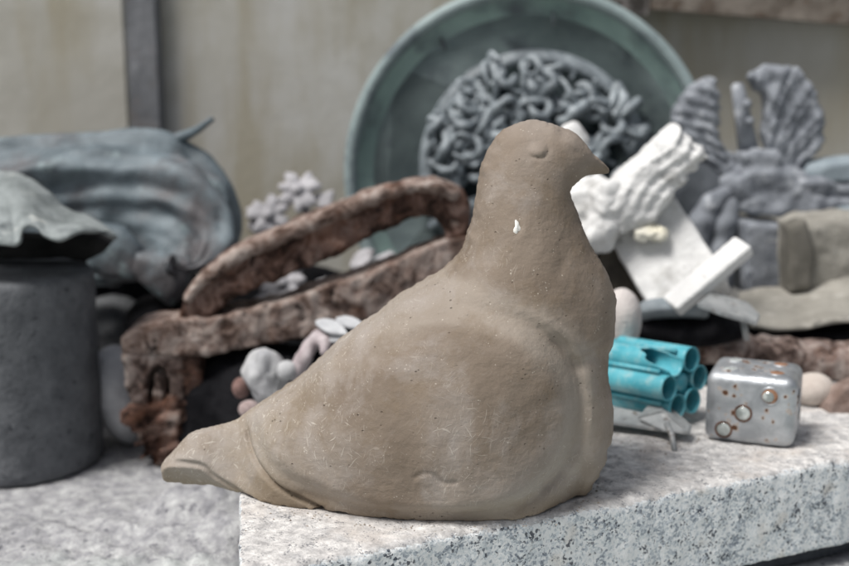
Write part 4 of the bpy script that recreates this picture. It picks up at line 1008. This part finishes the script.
for u, v_, k in ((-.26, -.24, 'gem2'), (.26, -.24, 'rust2'), (-.26, .24, 'gem2'), (.26, .24, 'rust2')): pip3('t', u, v_, .0068, k)
for u, v_ in ((-.22, .22), (.10, -.12)): pip3('r', u, v_, .0070, 'dark')

# ================================================================== loose grit on the slab
rg2 = random.Random(5); V = []; F = []
def grain(x, y, z, r):
    o_ = len(V); t = [(1,0,0),(-1,0,0),(0,1,0),(0,-1,0),(0,0,1),(0,0,-1)]
    for q in t: V.append((x + q[0]*r*rg2.uniform(.6, 1.3), y + q[1]*r*rg2.uniform(.6, 1.3), z + q[2]*r*rg2.uniform(.5, .9)))
    for f in ((0,2,4),(2,1,4),(1,3,4),(3,0,4),(2,0,5),(1,2,5),(3,1,5),(0,3,5)): F.append(tuple(o_+k for k in f))
for i in range(420):
    if i < 150: a = rg2.uniform(-2.6, .6); x = .0 + .128*math.cos(a) + rg2.gauss(0, .006); y = YA + .088*math.sin(a) + rg2.gauss(0, .005)
    elif i < 240: p_ = G(rg2.uniform(600, 700), rg2.gauss(436, 9), 0); x, y = p_[0], p_[1]
    elif i < 300: p_ = G(rg2.uniform(700, 840), rg2.gauss(446, 7), 0); x, y = p_[0], p_[1]
    else: x = rg2.uniform(-.12, .34); y = .70 + .45*(x+.11) + rg2.uniform(0, .14)
    grain(x, y, .0004, rg2.uniform(.0003, .0009)*(1.5 if rg2.random() < .08 else 1))
o = link_mesh('grit', V, F, simple('brown_grit', (.14, .11, .085), (.42, .37, .31), 60, .0002), smooth=False); tag(o, 'loose clay grit and dust grains on the slab top', None, kind='stuff')
# ================================================================== camera, light
cam = bpy.data.cameras.new('camera'); co = bpy.data.objects.new('camera', cam); COL.objects.link(co)
co.location = (0, 0, CH); co.rotation_euler = (math.pi/2 - PITCH, 0, 0)
cam.lens = 50; cam.sensor_width = 36; cam.clip_start = .02; cam.clip_end = 100
cam.dof.use_dof = True; cam.dof.focus_distance = .775; cam.dof.aperture_fstop = 4.5; cam.dof.aperture_blades = 9
scene.camera = co
W = bpy.data.worlds.new('World'); scene.world = W; W.use_nodes = True
nt = W.node_tree; bg = nt.nodes['Background']; sk = nt.nodes.new('ShaderNodeTexSky')
sk.sky_type = 'NISHITA'; sk.sun_disc = False; sk.air_density = 1.0; sk.dust_density = 4.0; sk.ozone_density = 1.0
EL, AZ = R(60), R(238)      # sun high, from the camera's left shoulder
sk.sun_elevation = EL; sk.sun_rotation = AZ
hs_ = nt.nodes.new('ShaderNodeHueSaturation'); hs_.inputs['Saturation'].default_value = .45
nt.links.new(sk.outputs[0], hs_.inputs['Color']); nt.links.new(hs_.outputs[0], bg.inputs[0]); bg.inputs[1].default_value = .075
sd_ = Vector((math.sin(AZ)*math.cos(EL), math.cos(AZ)*math.cos(EL), math.sin(EL)))
sl = bpy.data.lights.new('sun', 'SUN'); so = bpy.data.objects.new('sun', sl); COL.objects.link(so)
sl.energy = 2.9; sl.angle = R(22); sl.color = (1, .975, .94); so.rotation_euler = sd_.to_track_quat('Z', 'Y').to_euler(); so.location = (0, 0, 2)
scene.view_settings.view_transform = 'Standard'; scene.view_settings.look = 'None'; scene.view_settings.gamma = 1
scene.view_settings.exposure = 0.32
scene.cycles.use_denoising = True
for ob in bpy.data.objects:
    if '_o' in ob: del ob['_o']
